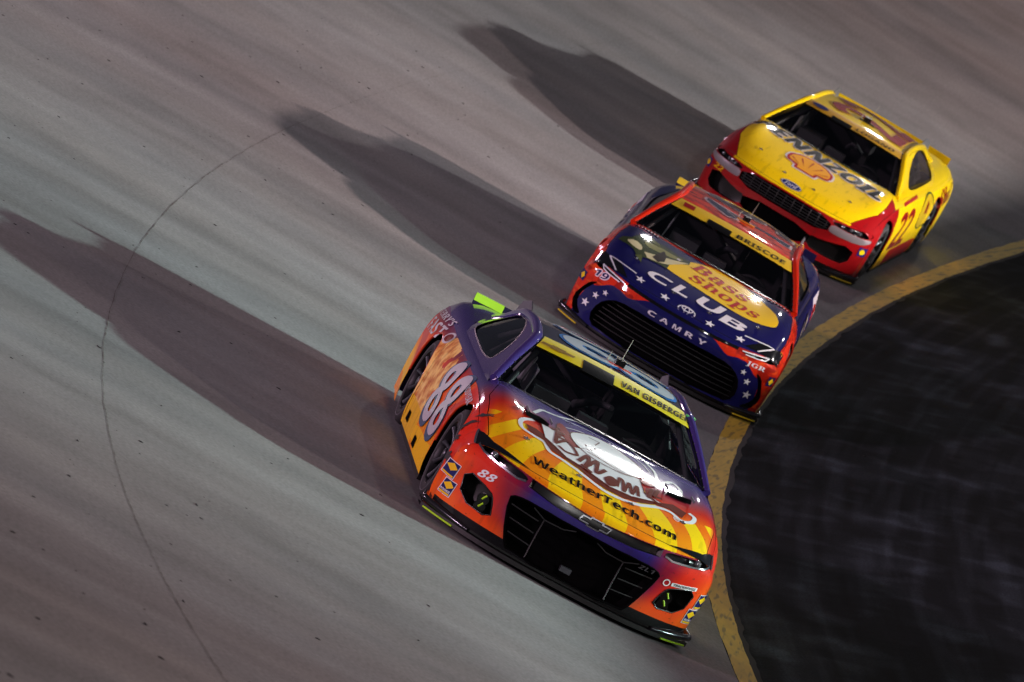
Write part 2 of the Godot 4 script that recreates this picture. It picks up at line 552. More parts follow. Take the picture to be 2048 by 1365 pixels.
func cap_outline(inset := 0.0) -> PackedVector2Array:
	var p := PackedVector2Array()
	for i in 25:
		var y := lerpf(YB, .57, i / 24.0)
		p.append(Vector2(side_x(ZN, y) - inset, y))
	for i in range(1, 60):
		var a := i / 60.0
		var x := lerpf(side_x(ZN, .57), -side_x(ZN, .57), a)
		p.append(Vector2(x * (1.0 - inset), side_y(ZN, absf(x)) - inset))
	for i in 25:
		var y := lerpf(.57, YB, i / 24.0)
		p.append(Vector2(-side_x(ZN, y) + inset, y))
	return p

const ROCK := Vector3(0, 0, 0)

func arch(wz: float, r := .385) -> PackedVector2Array:
	var p := PackedVector2Array()
	for i in 33:
		var a := PI * i / 32.0
		p.append(Vector2(station(wz + r * cos(a)), .345 + r * sin(a)))
	p.append(Vector2(station(wz - r), 0.0))
	p.append(Vector2(station(wz + r), 0.0))
	return p

var wheel_meshes := {}

func make_wheel(car: Node3D, at: Vector3, s: float) -> void:
	var w := Node3D.new()
	w.name = "wheel"
	w.position = at
	w.rotation.z = 0.0
	car.add_child(w, true)
	if not wheel_meshes.has("tyre"):
		var t := Soup.new()
		t.lathe_x([Vector2(-.15, .235), Vector2(-.155, .27), Vector2(-.152, .305), Vector2(-.138, .330), Vector2(-.11, .340), Vector2(-.05, .342), Vector2(.05, .342), Vector2(.11, .340), Vector2(.138, .330), Vector2(.152, .305), Vector2(.155, .27), Vector2(.15, .235), Vector2(.12, .228)], Vector3.ZERO, 56)
		wheel_meshes.tyre = t.mesh()
		var ring := Soup.new()   # thin raised line of the sidewall
		ring.lathe_x([Vector2(.1505, .296), Vector2(.156, .293), Vector2(.156, .288), Vector2(.1525, .285)], Vector3.ZERO, 56, false)
		wheel_meshes.line = ring.mesh()
		var r := Soup.new()
		r.lathe_x([Vector2(-.13, .225), Vector2(.02, .215), Vector2(.10, .222), Vector2(.148, .232), Vector2(.153, .240), Vector2(.146, .243)], Vector3.ZERO, 48)
		r.lathe_x([Vector2(.01, .20), Vector2(.012, .08), Vector2(.02, .0)], Vector3.ZERO, 32)
		wheel_meshes.rim = r.mesh()
		var k := Soup.new()
		for i in 10:
			var a := TAU * i / 10.0
			var tf := Transform3D(Basis(Vector3.RIGHT, a), Vector3.ZERO)
			var pts := []
			for j in 6:
				var u := j / 5.0
				pts.append(tf * Vector3(lerpf(.085, .125, u) , lerpf(.055, .225, u), .035 * u * u))
			k.tube(pts, [.024, .02, .016, .014, .016, .024], 6, 1.0)
		wheel_meshes.spoke = k.mesh()
		var h := Soup.new()
		h.lathe_x([Vector2(.05, .075), Vector2(.10, .07), Vector2(.105, .045), Vector2(.135, .04), Vector2(.14, .03), Vector2(.14, .0)], Vector3.ZERO, 24, false)
		wheel_meshes.hub = h.mesh()
	if s < 0: w.rotation.y = PI
	part("tyre", wheel_meshes.tyre, M.tyre, w)
	part("sidewall_line", wheel_meshes.line, M.rubber_line, w)
	var rim := part("rim", wheel_meshes.rim, M.rim_dark, w)
	part("spokes", wheel_meshes.spoke, M.rim, w)
	part("wheel_nut", wheel_meshes.hub, M.rim, w)

# the shell that all three cars share; L holds the livery
func make_car(called: String, label: String, L: Dictionary, spot: Array) -> Node3D:
	var car := Node3D.new()
	car.name = called
	add_child(car)
	tag(car, label, "race car", "race cars in line through the banked turn")
	var th: float = spot[1]
	var r: float = spot[0]
	var inward := Vector3(cos(th), 0, sin(th))
	var fwd := Vector3(-sin(th), 0, cos(th))
	var left := inward * cos(BANK) - Vector3.UP * sin(BANK)
	car.basis = Basis(left, fwd.cross(left), fwd) * Basis(Vector3.UP, spot[2])
	car.position = Vector3(-r * cos(th), (r - R0) * tan(BANK), -r * sin(th)) + car.basis.y * 0.004
	var UPV := Vector3.UP
	# --- lower body
	var hood: PackedVector2Array = L.hood
	var gap: PackedVector2Array = Geometry2D.offset_polygon(hood, .005)[0]
	var cockpit := poly([-.80, -1.45, .80, -1.45, .80, .92, .60, 1.02, 0, 1.045, -.60, 1.02, -.80, .92])
	var xs := .93
	var top := func(a: float, b: float) -> Vector3: return f_top(a * body_w(b) * xs, b)
	var to_rel := func(p: PackedVector2Array) -> PackedVector2Array:
		var q := PackedVector2Array()
		for i in p.size():
			var e := p[(i + 1) % p.size()]
			for k in 4:
				var m := p[i].lerp(e, k / 4.0)
				q.append(Vector2(m.x / (body_w(m.y) * xs), m.y))
		return q
	uv_lo = Vector2(-1, .9); uv_hi = Vector2(1, ZN)
	var s := Soup.new()
	sheet(s, top, UPV, [rect(-1, .90, 1, ZN)], [to_rel.call(gap), to_rel.call(cockpit)], Vector2(.04, .05))
	part("fender_top", s.mesh(), L.fender, car)
	s = Soup.new()
	sheet(s, top, UPV, [rect(-1, -2.5, 1, .90)], [to_rel.call(cockpit)], Vector2(.08, .08))
	part("rear_deck", s.mesh(), L.deck, car)
	s = Soup.new()
	uv_lo = L.hood_lo; uv_hi = L.hood_hi
	sheet(s, f_top, UPV, [hood], [], Vector2(.04, .05))
	var hood_part := part("hood", s.mesh(), L.hood_paint, car)
	s = Soup.new()
	sheet(s, f_top, UPV, [gap], [], Vector2(.1, .1), -.012)
	part("hood_seam", s.mesh(), M.black, hood_part)
	for sd in [-1.0, 1.0]:
		var f: Callable = f_right if sd < 0 else f_left
		var rel := func(a: float, b: float) -> Vector3: return f.call(a, lerpf(YB, shoulder(a).y, b))
		uv_lo = Vector2(-2.5, YB); uv_hi = Vector2(ZN, .95)
		s = Soup.new()
		var outline := PackedVector2Array()
		for i in 61:
			outline.append(Vector2(lerpf(-2.5, ZN, i / 60.0), YB))
		for i in 61:
			var z := lerpf(ZN, -2.5, i / 60.0)
			outline.append(Vector2(z, shoulder(z).y))
		sheet(s, f, Vector3(sd, 0, 0), [outline], [arch(1.397), arch(-1.397)], Vector2(.05, .045))
		part("side_panel", s.mesh(), L.right if sd < 0 else L.left, car)
		# lip of each wheel arch and the dark well behind it
		for wz in [1.397, -1.397]:
			s = Soup.new()
			var pts := []
			var rad := []
			var a := arch(wz)
			for i in 33:
				var q: Vector3 = f.call(a[i].x, a[i].y)
				pts.append(q - Vector3(sd * .006, 0, 0))
				rad.append(.009)
			s.tube(pts, rad, 6)
			part("wheel_arch_lip", s.mesh(), L.right_lip if sd < 0 else L.left_lip, car)
			s = Soup.new()
			for i in 32:
				var p0: Vector3 = f.call(a[i].x, a[i].y)
				var p1: Vector3 = f.call(a[i + 1].x, a[i + 1].y)
				var q0 := Vector3(sd * .58, p0.y, p0.z)
				var q1 := Vector3(sd * .58, p1.y, p1.z)
				s.quad(p0, p1, q1, q0, Vector3(0, .345, wz) - Vector3(0, p0.y, p0.z))
				s.flat(q0, q1, Vector3(sd * .58, .2, wz), Vector3(sd, 0, 0))
			part("wheel_well", s.mesh(), M.black, car)
			make_wheel(car, Vector3(sd * .825, .344, wz), sd)
		# cabin side
		uv_lo = Vector2(-2.0, 0); uv_hi = Vector2(1.08, 1)
		var g: Callable = f_cabin_right if sd < 0 else f_cabin_left
		var win := side_window_default()
		s = Soup.new()
		sheet(s, g, Vector3(sd, .3, 0), [rect(-2.0, 0, 1.06, 1)], [win], Vector2(.07, .1))
		part("cabin_side", s.mesh(), L.cabin, car)
		s = Soup.new()
		sheet(s, g, Vector3(sd, .3, 0), [Geometry2D.offset_polygon(win, .02)[0]], [], Vector2(.1, .2), -.010)
		var pane := part("side_window", s.mesh(), M.glass, car)
		part("window_trim", ring_decal(g, Vector3(sd, .3, 0), win.duplicate(), .022, .002, .06), M.black_trim, pane)
		# roof rail from the cowl over the roof to the deck
		s = Soup.new()
		var pts2 := []
		var rad2 := []
		for i in 41:
			var z := lerpf(1.07, -1.95, i / 40.0)
			var p := f_glass(sd * knots(WT, z), z)
			pts2.append(p + Vector3(sd * .012, -.012, 0))
			rad2.append(lerpf(.030, .040, sm(1.05, .2, z)))
		s.tube(pts2, rad2, 12)
		part("roof_rail", s.mesh(), L.rail, car)
		# mesh fin on the rear of the roof rail
		s = Soup.new()
		var fin := [Vector3(.56, 1.215, -.80), Vector3(.565, 1.285, -1.08), Vector3(.58, 1.225, -1.36), Vector3(.585, 1.12, -1.44)]
		for o in [0.0, .006]:
			s.quad(fin[0] * Vector3(sd, 1, 1) + Vector3(o, 0, 0), fin[1] * Vector3(sd, 1, 1) + Vector3(o, 0, 0), fin[2] * Vector3(sd, 1, 1) + Vector3(o, 0, 0), fin[3] * Vector3(sd, 1, 1) + Vector3(o, 0, 0), Vector3(1 if o > 0 else -1, 0, 0))
		part("roof_fin", s.mesh(), M.fin, car)
	# --- front fascia with its openings
	uv_lo = Vector2(-1.0, YB); uv_hi = Vector2(1.0, .70)
	s = Soup.new()
	var holes := []
	for o in L.openings: holes.append(o.outline)
	sheet(s, f_cap, Vector3(0, 0, 1), [cap_outline()], holes, Vector2(.035, .03))
	var fascia := part("front_fascia", s.mesh(), L.fascia, car)
	for o in L.openings: opening(car, o)
	# rear face
	s = Soup.new()
	var ring := PackedVector3Array()
	for i in 41:
		var y := lerpf(YB, shoulder(-2.5).y, i / 40.0)
		ring.append(f_left(-2.5, y))
	for i in range(1, 40): ring.append(f_top(lerpf(shoulder(-2.5).x, -shoulder(-2.5).x, i / 40.0), -2.5))
	for i in 41: ring.append(f_right(-2.5, lerpf(shoulder(-2.5).y, YB, i / 40.0)))
	for i in ring.size(): s.flat(ring[i], ring[(i + 1) % ring.size()], Vector3(0, .5, -2.56), Vector3(0, 0, -1))
	part("rear_fascia", s.mesh(), L.deck, car)
	# --- cabin top
	uv_lo = Vector2(-.62, -1.02); uv_hi = Vector2(.62, .36)
	s = Soup.new()
	sheet(s, f_glass, UPV, [cabin_band(-1.02, L.ws_top)], [], Vector2(.05, .06))
	part("roof_panel", s.mesh(), L.roof, car)
	s = Soup.new()
	sheet(s, f_glass, UPV, [cabin_band(L.ws_top, 1.08)], [], Vector2(.06, .06), -.004)
	var ws := part("windshield", s.mesh(), M.glass, car)
	s = Soup.new()
	var border := cabin_band(L.ws_top - .008, 1.085)
	var inner := soft(PackedVector2Array(cabin_band(L.ws_top + .015, 1.062, .04)), 0)
	sheet(s, f_glass, UPV, [border], [inner], Vector2(.05, .05), .003)
	part("windshield_border", s.mesh(), M.black_trim, ws)
	s = Soup.new()
	for sd in [-1.0, 1.0]:
		for i in 10:
			var z := lerpf(L.ws_top + .03, 1.05, i / 9.0)
			var p := f_glass(sd * (knots(WT, z) - .018), z)
			s.tube([p, p + Vector3(0, .009, .006)], [.0045, .0035], 6)
	for i in 13:
		var p := f_glass(lerpf(-.74, .74, i / 12.0), 1.07)
		s.tube([p, p + Vector3(0, .009, .006)], [.0045, .0035], 6)
	part("fasteners", s.mesh(), M.fin, ws).set_meta("kind", "stuff")
	s = Soup.new()
	sheet(s, f_glass, UPV, [cabin_band(-1.98, -1.02)], [], Vector2(.06, .06), -.002)
	part("rear_window", s.mesh(), M.dark_glass, car)
	# --- splitter, floor, skirts
	s = Soup.new()
	var rim_pts := []
	for i in 41:
		var x := lerpf(-1.02, 1.02, i / 40.0)
		rim_pts.append(Vector3(x, .072, 2.445 - .42 * pow(absf(x) / .99, 2.8)))
	for i in 40:
		var p: Vector3 = rim_pts[i]
		var q: Vector3 = rim_pts[i + 1]
		var dn := Vector3(0, -.03, 0)
		s.quad(p, q, Vector3(q.x, .075, 1.80), Vector3(p.x, .075, 1.80), Vector3.UP)
		s.quad(p + dn, q + dn, Vector3(q.x, .042, 1.80), Vector3(p.x, .042, 1.80), Vector3.DOWN)
		s.quad(p, q, q + dn, p + dn, Vector3(0, 0, 1))
	part("splitter", s.mesh(), M.splitter, car)
	# turned-up ends of the splitter
	for sd in [-1.0, 1.0]:
		s = Soup.new()
		var pts3 := []
		for i in 12:
			var u := i / 11.0
			var x := lerpf(.70, 1.01, u)
			pts3.append(Vector3(sd * x, .085 + .02 * u, 2.43 - .42 * pow(x / .99, 2.8)))
		for i in 4: pts3.append(Vector3(sd * (1.012 - .005 * i), .107 + .004 * i, pts3[11].z - .04 * (i + 1)))
		var rad3 := []
		for i in 16: rad3.append(.016 + .010 * sin(PI * i / 15.0))
		s.tube(pts3, rad3, 8)
		part("splitter_end", s.mesh(), M.splitter_end, car)
		s = Soup.new()
		var scr := []
		for i in 8:
			var u := i / 7.0
			var x := lerpf(.80, 1.0, u)
			scr.append(Vector3(sd * x, .05, 2.45 - .42 * pow(x / .99, 2.8)))
		s.tube(scr, [.007, .007, .007, .007, .007, .007, .007, .007], 6)
		part("splitter_tape", s.mesh(), L.tape, car)
	s = Soup.new()
	s.box(Vector3(-.60, .055, -2.2), Vector3(.60, .085, 1.80))
	s.box(Vector3(-.93, .06, -.95), Vector3(.93, .085, .95))
	s.box(Vector3(-.55, .085, 1.0), Vector3(.55, .5, 1.95))
	part("floor_pan", s.mesh(), M.black, car)
	for sd in [-1.0, 1.0]:
		s = Soup.new()
		s.box(Vector3(-.015, .04, -.96), Vector3(.015, .085, .96), Transform3D(Basis(), Vector3(sd * .955, 0, 0)))
		part("side_skirt", s.mesh(), M.splitter, car)
	# --- spoiler
	s = Soup.new()
	for i in 16:
		var x0 := lerpf(-.76, .76, i / 16.0)
		var x1 := lerpf(-.76, .76, (i + 1) / 16.0)
		var zf := func(x: float) -> float: return -2.40 + .10 * pow(absf(x) / .8, 2)
		for o in [0.0, -.012]:
			s.quad(Vector3(x0, .90, zf.call(x0) + o), Vector3(x1, .90, zf.call(x1) + o), Vector3(x1, 1.01, zf.call(x1) - .05 + o), Vector3(x0, 1.01, zf.call(x0) - .05 + o), Vector3(0, .3, 1 if o == 0.0 else -1))
		s.quad(Vector3(x0, 1.01, zf.call(x0) - .05), Vector3(x1, 1.01, zf.call(x1) - .05), Vector3(x1, 1.01, zf.call(x1) - .062), Vector3(x0, 1.01, zf.call(x0) - .062), Vector3.UP)
	var spoiler := part("spoiler", s.mesh(), L.spoiler, car)
	s = Soup.new()
	for k in 7:
		var p0 := f_cabin_left(.25 - .13 * k, .14)
		var p1 := f_cabin_left(.18 - .13 * k, lerpf(.55, .86, sm(0, 4, k)))
		s.tube([p0 - Vector3(.03, 0, 0), p1 - Vector3(.03, 0, 0)], [.012, .012], 5, .3)
	for k in 3: s.tube([f_cabin_left(.25, .22 + .16 * k) - Vector3(.032, 0, 0), f_cabin_left(-.6, .26 + .18 * k) - Vector3(.032, 0, 0)], [.012, .012], 5, .3)
	part("window_net", s.mesh(), M.net, car)
	for sd in [-1.0, 1.0]:
		var f: Callable = f_right if sd < 0 else f_left
		for seam in [[[.93, .80, .93, .36, .95, .12]], [[-.95, .82, -.93, .40, -.98, .12]]]:
			graphic("panel_seam", M.black, car, f, Vector3(sd, 0, 0), stroke(poly(seam[0]), .005), .0045, .05)
	interior(car)
	return car

func cabin_band(z0: float, z1: float, inset := 0.0) -> PackedVector2Array:
	var p := PackedVector2Array()
	for i in 21:
		var z := lerpf(z0, z1, i / 20.0)
		p.append(Vector2(knots(WT, z) - inset, z))
	for i in range(20, -1, -1):
		var z := lerpf(z0, z1, i / 20.0)
		p.append(Vector2(-knots(WT, z) + inset, z))
	return p

# a recess in the nose: o = {outline, name, depth, material, trim, slats: [[Vector2, Vector2], ...], slat_size}
func opening(car: Node3D, o: Dictionary) -> void:
	var op: PackedVector2Array = o.outline
	var s := Soup.new()
	var deep := func(p: Vector2) -> Vector3: return f_cap(p.x, p.y) - Vector3(p.x * .06, 0, o.depth)
	var tri := Geometry2D.triangulate_polygon(op)
	var back := func(a: float, b: float) -> Vector3: return deep.call(Vector2(a, b))
	sheet(s, back, Vector3(0, 0, 1), [op], [], Vector2(.06, .06))
	var c := Vector2.ZERO
	for p in op: c += p / op.size()
	for i in op.size():
		var a := op[i]
		var b := op[(i + 1) % op.size()]
		s.quad(f_cap(a.x, a.y), f_cap(b.x, b.y), deep.call(b), deep.call(a), Vector3(c.x - a.x, c.y - a.y, 0))
	var g := part(o.name, s.mesh(), o.material, car)
	if o.has("trim"):
		s = Soup.new()
		var pts := []
		var rad := []
		for i in op.size() + 1:
			var q := op[i % op.size()]
			pts.append(f_cap(q.x, q.y))
			rad.append(o.get("trim_size", .008))
		s.tube(pts, rad, 6)
		part("surround", s.mesh(), o.trim, g)
	for sl in o.get("slats", []):
		s = Soup.new()
		var pts := []
		var rad := []
		for i in 9:
			var q: Vector2 = sl[0].lerp(sl[1], i / 8.0)
			pts.append(f_cap(q.x, q.y) - Vector3(0, 0, o.get("slat_depth", .03)))
			rad.append(o.get("slat_size", .007))
		s.tube(pts, rad, 6)
		part("slat", s.mesh(), o.slat_material, g)

func interior(car: Node3D) -> void:
	var s := Soup.new()
	s.box(Vector3(-.80, .10, -1.5), Vector3(.80, .13, 1.0))
	s.box(Vector3(-.80, .13, .80), Vector3(.80, .80, 1.02))
	s.box(Vector3(-.80, .13, -1.52), Vector3(.80, .86, -1.46))
	s.box(Vector3(-.86, .13, -1.5), Vector3(-.80, .84, 1.0))
	s.box(Vector3(.80, .13, -1.5), Vector3(.86, .84, 1.0))
	part("cockpit_tub", s.mesh(), M.interior, car)
	s = Soup.new()
	s.box(Vector3(-.70, .72, .62), Vector3(.75, .84, .82))
	s.box(Vector3(.20, .80, .56), Vector3(.52, .92, .66))
	part("dashboard", s.mesh(), M.interior, car)
	var cage := Node3D.new()
	cage.name = "roll_cage"
	car.add_child(cage, true)
	var bars := []
	for sd in [-1.0, 1.0]:
		bars.append([Vector3(sd * .74, .15, .85), Vector3(sd * .74, .84, .80), Vector3(sd * .55, 1.16, .22), Vector3(sd * .52, 1.19, -.55), Vector3(sd * .62, .9, -1.35)])
		bars.append([Vector3(sd * .52, 1.19, -.55), Vector3(sd * .78, .80, -.58), Vector3(sd * .78, .15, -.58)])
		bars.append([Vector3(sd * .78, .62, -.58), Vector3(sd * .84, .62, .1), Vector3(sd * .76, .62, .80)])
	bars.append([Vector3(-.55, 1.16, .22), Vector3(.55, 1.16, .22)])
	bars.append([Vector3(-.52, 1.19, -.55), Vector3(.52, 1.19, -.55)])
	bars.append([Vector3(-.52, 1.19, -.55), Vector3(.70, .5, -.60)])
	for b in bars:
		s = Soup.new()
		var rad := []
		for i in b.size(): rad.append(.022)
		s.tube(b, rad, 8)
		part("bar", s.mesh(), M.cage, cage)
	s = Soup.new()
	s.box(Vector3(.12, .16, -.45), Vector3(.62, .34, .12))
	s.box(Vector3(.12, .30, -.55), Vector3(.62, .86, -.40))
	s.box(Vector3(.14, .80, -.55), Vector3(.20, 1.06, -.20))
	s.box(Vector3(.54, .80, -.55), Vector3(.60, 1.06, -.20))
	s.box(Vector3(.20, .84, -.56), Vector3(.54, 1.06, -.48))
	part("seat", s.mesh(), M.seat, car)
	s = Soup.new()
	var ringp := []
	var ringr := []
	var tf := Transform3D(Basis(Vector3.RIGHT, deg_to_rad(-65)), Vector3(.37, .78, .38))
	for i in 25:
		var a := TAU * i / 24.0
		ringp.append(tf * Vector3(.17 * cos(a), 0, .17 * sin(a)))
		ringr.append(.016)
	s.tube(ringp, ringr, 8)
	s.tube([tf * Vector3(-.17, 0, 0), tf * Vector3(.17, 0, 0)], [.014, .014], 6)
	s.tube([tf * Vector3(0, -.2, 0), tf * Vector3(0, 0, 0)], [.02, .03], 6)
	part("steering_wheel", s.mesh(), M.seat, car)
	# pale brace panel with three panes inside the right window, padding and boxes
	s = Soup.new()
	for k in 3: s.box(Vector3(-.755, .88, .30 - .34 * k), Vector3(-.745, 1.10 - .03 * absf(k - 1), .58 - .34 * k), Transform3D(Basis(Vector3.BACK, -.10), Vector3(.10, -.08, 0)))
	part("window_brace", s.mesh(), M.brace, car)
	s = Soup.new()
	s.box(Vector3(-.50, .80, .20), Vector3(-.22, .95, .52))
	s.box(Vector3(-.14, .82, .46), Vector3(.08, .93, .60))
	part("instrument_box", s.mesh(), M.box, car)
	s = Soup.new()
	s.tube([Vector3(-.05, .86, -.35), Vector3(.02, .98, -.05), Vector3(.10, 1.02, .20)], [.035, .03, .02], 8)
	part("air_hose", s.mesh(), M.box, car)

# ---------------------------------------------------------------- paint schemes
const UPV := Vector3(0, 1, 0)
const FWD := Vector3(0, 0, 1)

func shade_of(a: Color, b: Color, t: float) -> Color:
	return a.lerp(b, clampf(t, 0.0, 1.0))

# a printed picture computed from a colour rule fn(a, b)
func printed(w: int, h: int, lo: Vector2, hi: Vector2, fn: Callable, coat := 1.0) -> StandardMaterial3D:
	var im := Image.create(w, h, false, Image.FORMAT_RGB8)
	for j in h:
		var b := lerpf(lo.y, hi.y, (j + .5) / h)
		for i in w:
			var a := lerpf(lo.x, hi.x, (i + .5) / w)
			var c: Color = fn.call(a, b)
			var dirt := .10 * sm(.30, .55, grime.get_noise_2d(a * 70.0, b * 16.0)) + .28 * sm(.57, .63, grime.get_noise_2d(a * 190.0 + 70.0, b * 190.0))
			im.set_pixel(i, j, c.lerp(Color(.16, .14, .13), dirt))
	var m := paint(Color.WHITE)
	m.albedo_texture = ImageTexture.create_from_image(im)
	m.texture_repeat = false
	m.clearcoat = coat
	return m

func graphic(called: String, m: Material, parent: Node3D, f: Callable, up: Vector3, outlines: Array, lift := .003, step := .06) -> MeshInstance3D:
	var last: MeshInstance3D
	for o in outlines: last = part(called, decal(f, up, [o], lift, step), m, parent)
	return last

func ring_graphic(called: String, m: Material, parent: Node3D, f: Callable, up: Vector3, p: PackedVector2Array, w: float, lift := .003, step := .03) -> MeshInstance3D:
	return part(called, ring_decal(f, up, p, w, lift, step), m, parent)

func strokes(lines: Array, w: float) -> Array:
	var out := []
	for l in lines:
		out.append_array(stroke(poly(l), w))
	return out

func smooth_line(flat: Array) -> PackedVector2Array:
	var c := Curve2D.new()
	var p := poly(flat)
	for i in p.size():
		var t := (p[mini(i + 1, p.size() - 1)] - p[maxi(i - 1, 0)]) / 6.0
		c.add_point(p[i], -t, t)
	return c.tessellate(3, 6)

var blot := FastNoiseLite.new()
var grime := FastNoiseLite.new()
var crisp := FastNoiseLite.new()

# ---- leading car: purple to red to orange, sun rays in yellow
func rays(x: float, z: float) -> float:
	var a := atan2(x, z - .45)
	return sin(a * 36.0 + 1.3 * sin(z * 4.2 + x * 3.0) + .5 * sin(x * 9.0))

func lead_top(x: float, z: float) -> Color:
	var purple := rgb(62, 48, 122)
	var red := rgb(206, 44, 26)
	var orange := rgb(242, 108, 14)
	var yellow := rgb(254, 210, 14)
	var bend := z + .10 * sm(.3, .8, absf(x)) + .05 * sin(x * 7.0 + 1.0)
	bend += .10 * sm(.2, -.5, x) - .12
	var c := shade_of(purple, rgb(120, 66, 118), (bend - 1.15) / .26)
	c = shade_of(c, red, (bend - 1.38) / .24)
	c = shade_of(c, orange, (bend - 1.62) / .20)
	var r := rays(x, z)
	if bend > 1.74 + .10 * sin(x * 9.0 + 2.0) and r > -.1: c = yellow
	elif bend > 1.80: c = shade_of(orange, rgb(244, 146, 18), (bend - 1.85) / .3)
	var seam := sm(.82, .90, absf(x))
	var fender := shade_of(rgb(64, 40, 110), rgb(150, 26, 40), (z - 1.0) / .3)
	fender = shade_of(fender, rgb(214, 46, 28), (z - 1.35) / .35)
	return shade_of(c, fender, seam)

func lip_y(x: float) -> float:
	return .571 + .064 * pow(absf(x) / .86, 1.15)

func lead_nose(x: float, y: float) -> Color:
	var a := absf(x)
	if a < .84 and y > lip_y(x): return rgb(254, 210, 14) if rays(x, 2.36) > 0.0 else rgb(244, 138, 16)
	var c := shade_of(rgb(48, 36, 112), rgb(140, 24, 52), (a - .44) / .14)
	c = shade_of(c, rgb(214, 44, 26), (a - .58) / .12 + (.40 - y) / .3)
	c = shade_of(c, rgb(240, 96, 20), sm(.78, .98, a) * sm(.62, .42, y) * .9 + sm(.33, .16, y) * .7)
	c = shade_of(c, rgb(120, 24, 56), sm(.545, .585, y) * sm(.95, .6, a))
	if y < .155: c = rgb(12, 12, 13)
	return c

func lead_side(z: float, y: float) -> Color:
	var a := atan2(y - .10, z + .75)
	var ray := sin(a * 17.0 + 1.2 * sin(z * 2.0))
	var low := rgb(250, 196, 16) if ray > 0.1 else rgb(243, 146, 16)
	var high := rgb(238, 92, 20) if ray > 0.0 else rgb(206, 48, 26)
	var c := shade_of(low, high, sm(.34, .50, y + .06 * sin(z * 3.0)))
	c = shade_of(c, rgb(120, 30, 54), sm(.66, .78, y) * sm(.9, -.4, z))
	c = shade_of(c, rgb(64, 44, 112), sm(.76, .88, y) * sm(1.2, .2, z))
	if z > .95: c = shade_of(c, shade_of(rgb(214, 46, 28), rgb(240, 98, 20), sm(.45, .2, y)), sm(.95, 1.05, z))
	# the picture of fried food on the door and quarter panel
	var p := Vector2(z, y)
	for blob in [[-.70, .74, .30, .11], [-.95, .60, .42, .14], [-.62, .50, .40, .15], [-.95, .40, .40, .13], [-.45, .33, .30, .10], [-.22, .62, .16, .16]]:
		var d := Vector2((p.x - blob[0]) / blob[2], (p.y - blob[1]) / blob[3])
		var rag := 1.0 + .45 * blot.get_noise_2d(z * 40.0, y * 60.0)
		if d.length() < rag:
			var n := .5 + .5 * blot.get_noise_2d(z * 70.0 + 50.0, y * 110.0)
			c = shade_of(rgb(255, 214, 120), rgb(190, 92, 22), n * 2.2 - .6 + .35 * crisp.get_noise_2d(z * 300.0, y * 300.0))
	if y < .30 and z > -1.1 and z < -.2:   # ribbed foil tray under it
		c = rgb(248, 204, 44) if fmod(z * 22.0 + 40.0, 1.0) < .6 else rgb(222, 160, 20)
	return c

func side_window_default() -> PackedVector2Array:
	return soft(poly([.40, .10, .30, .47, -.10, .77, -.60, .90, -1.02, .88, -1.22, .60, -1.22, .25, -1.0, .11]), 2)

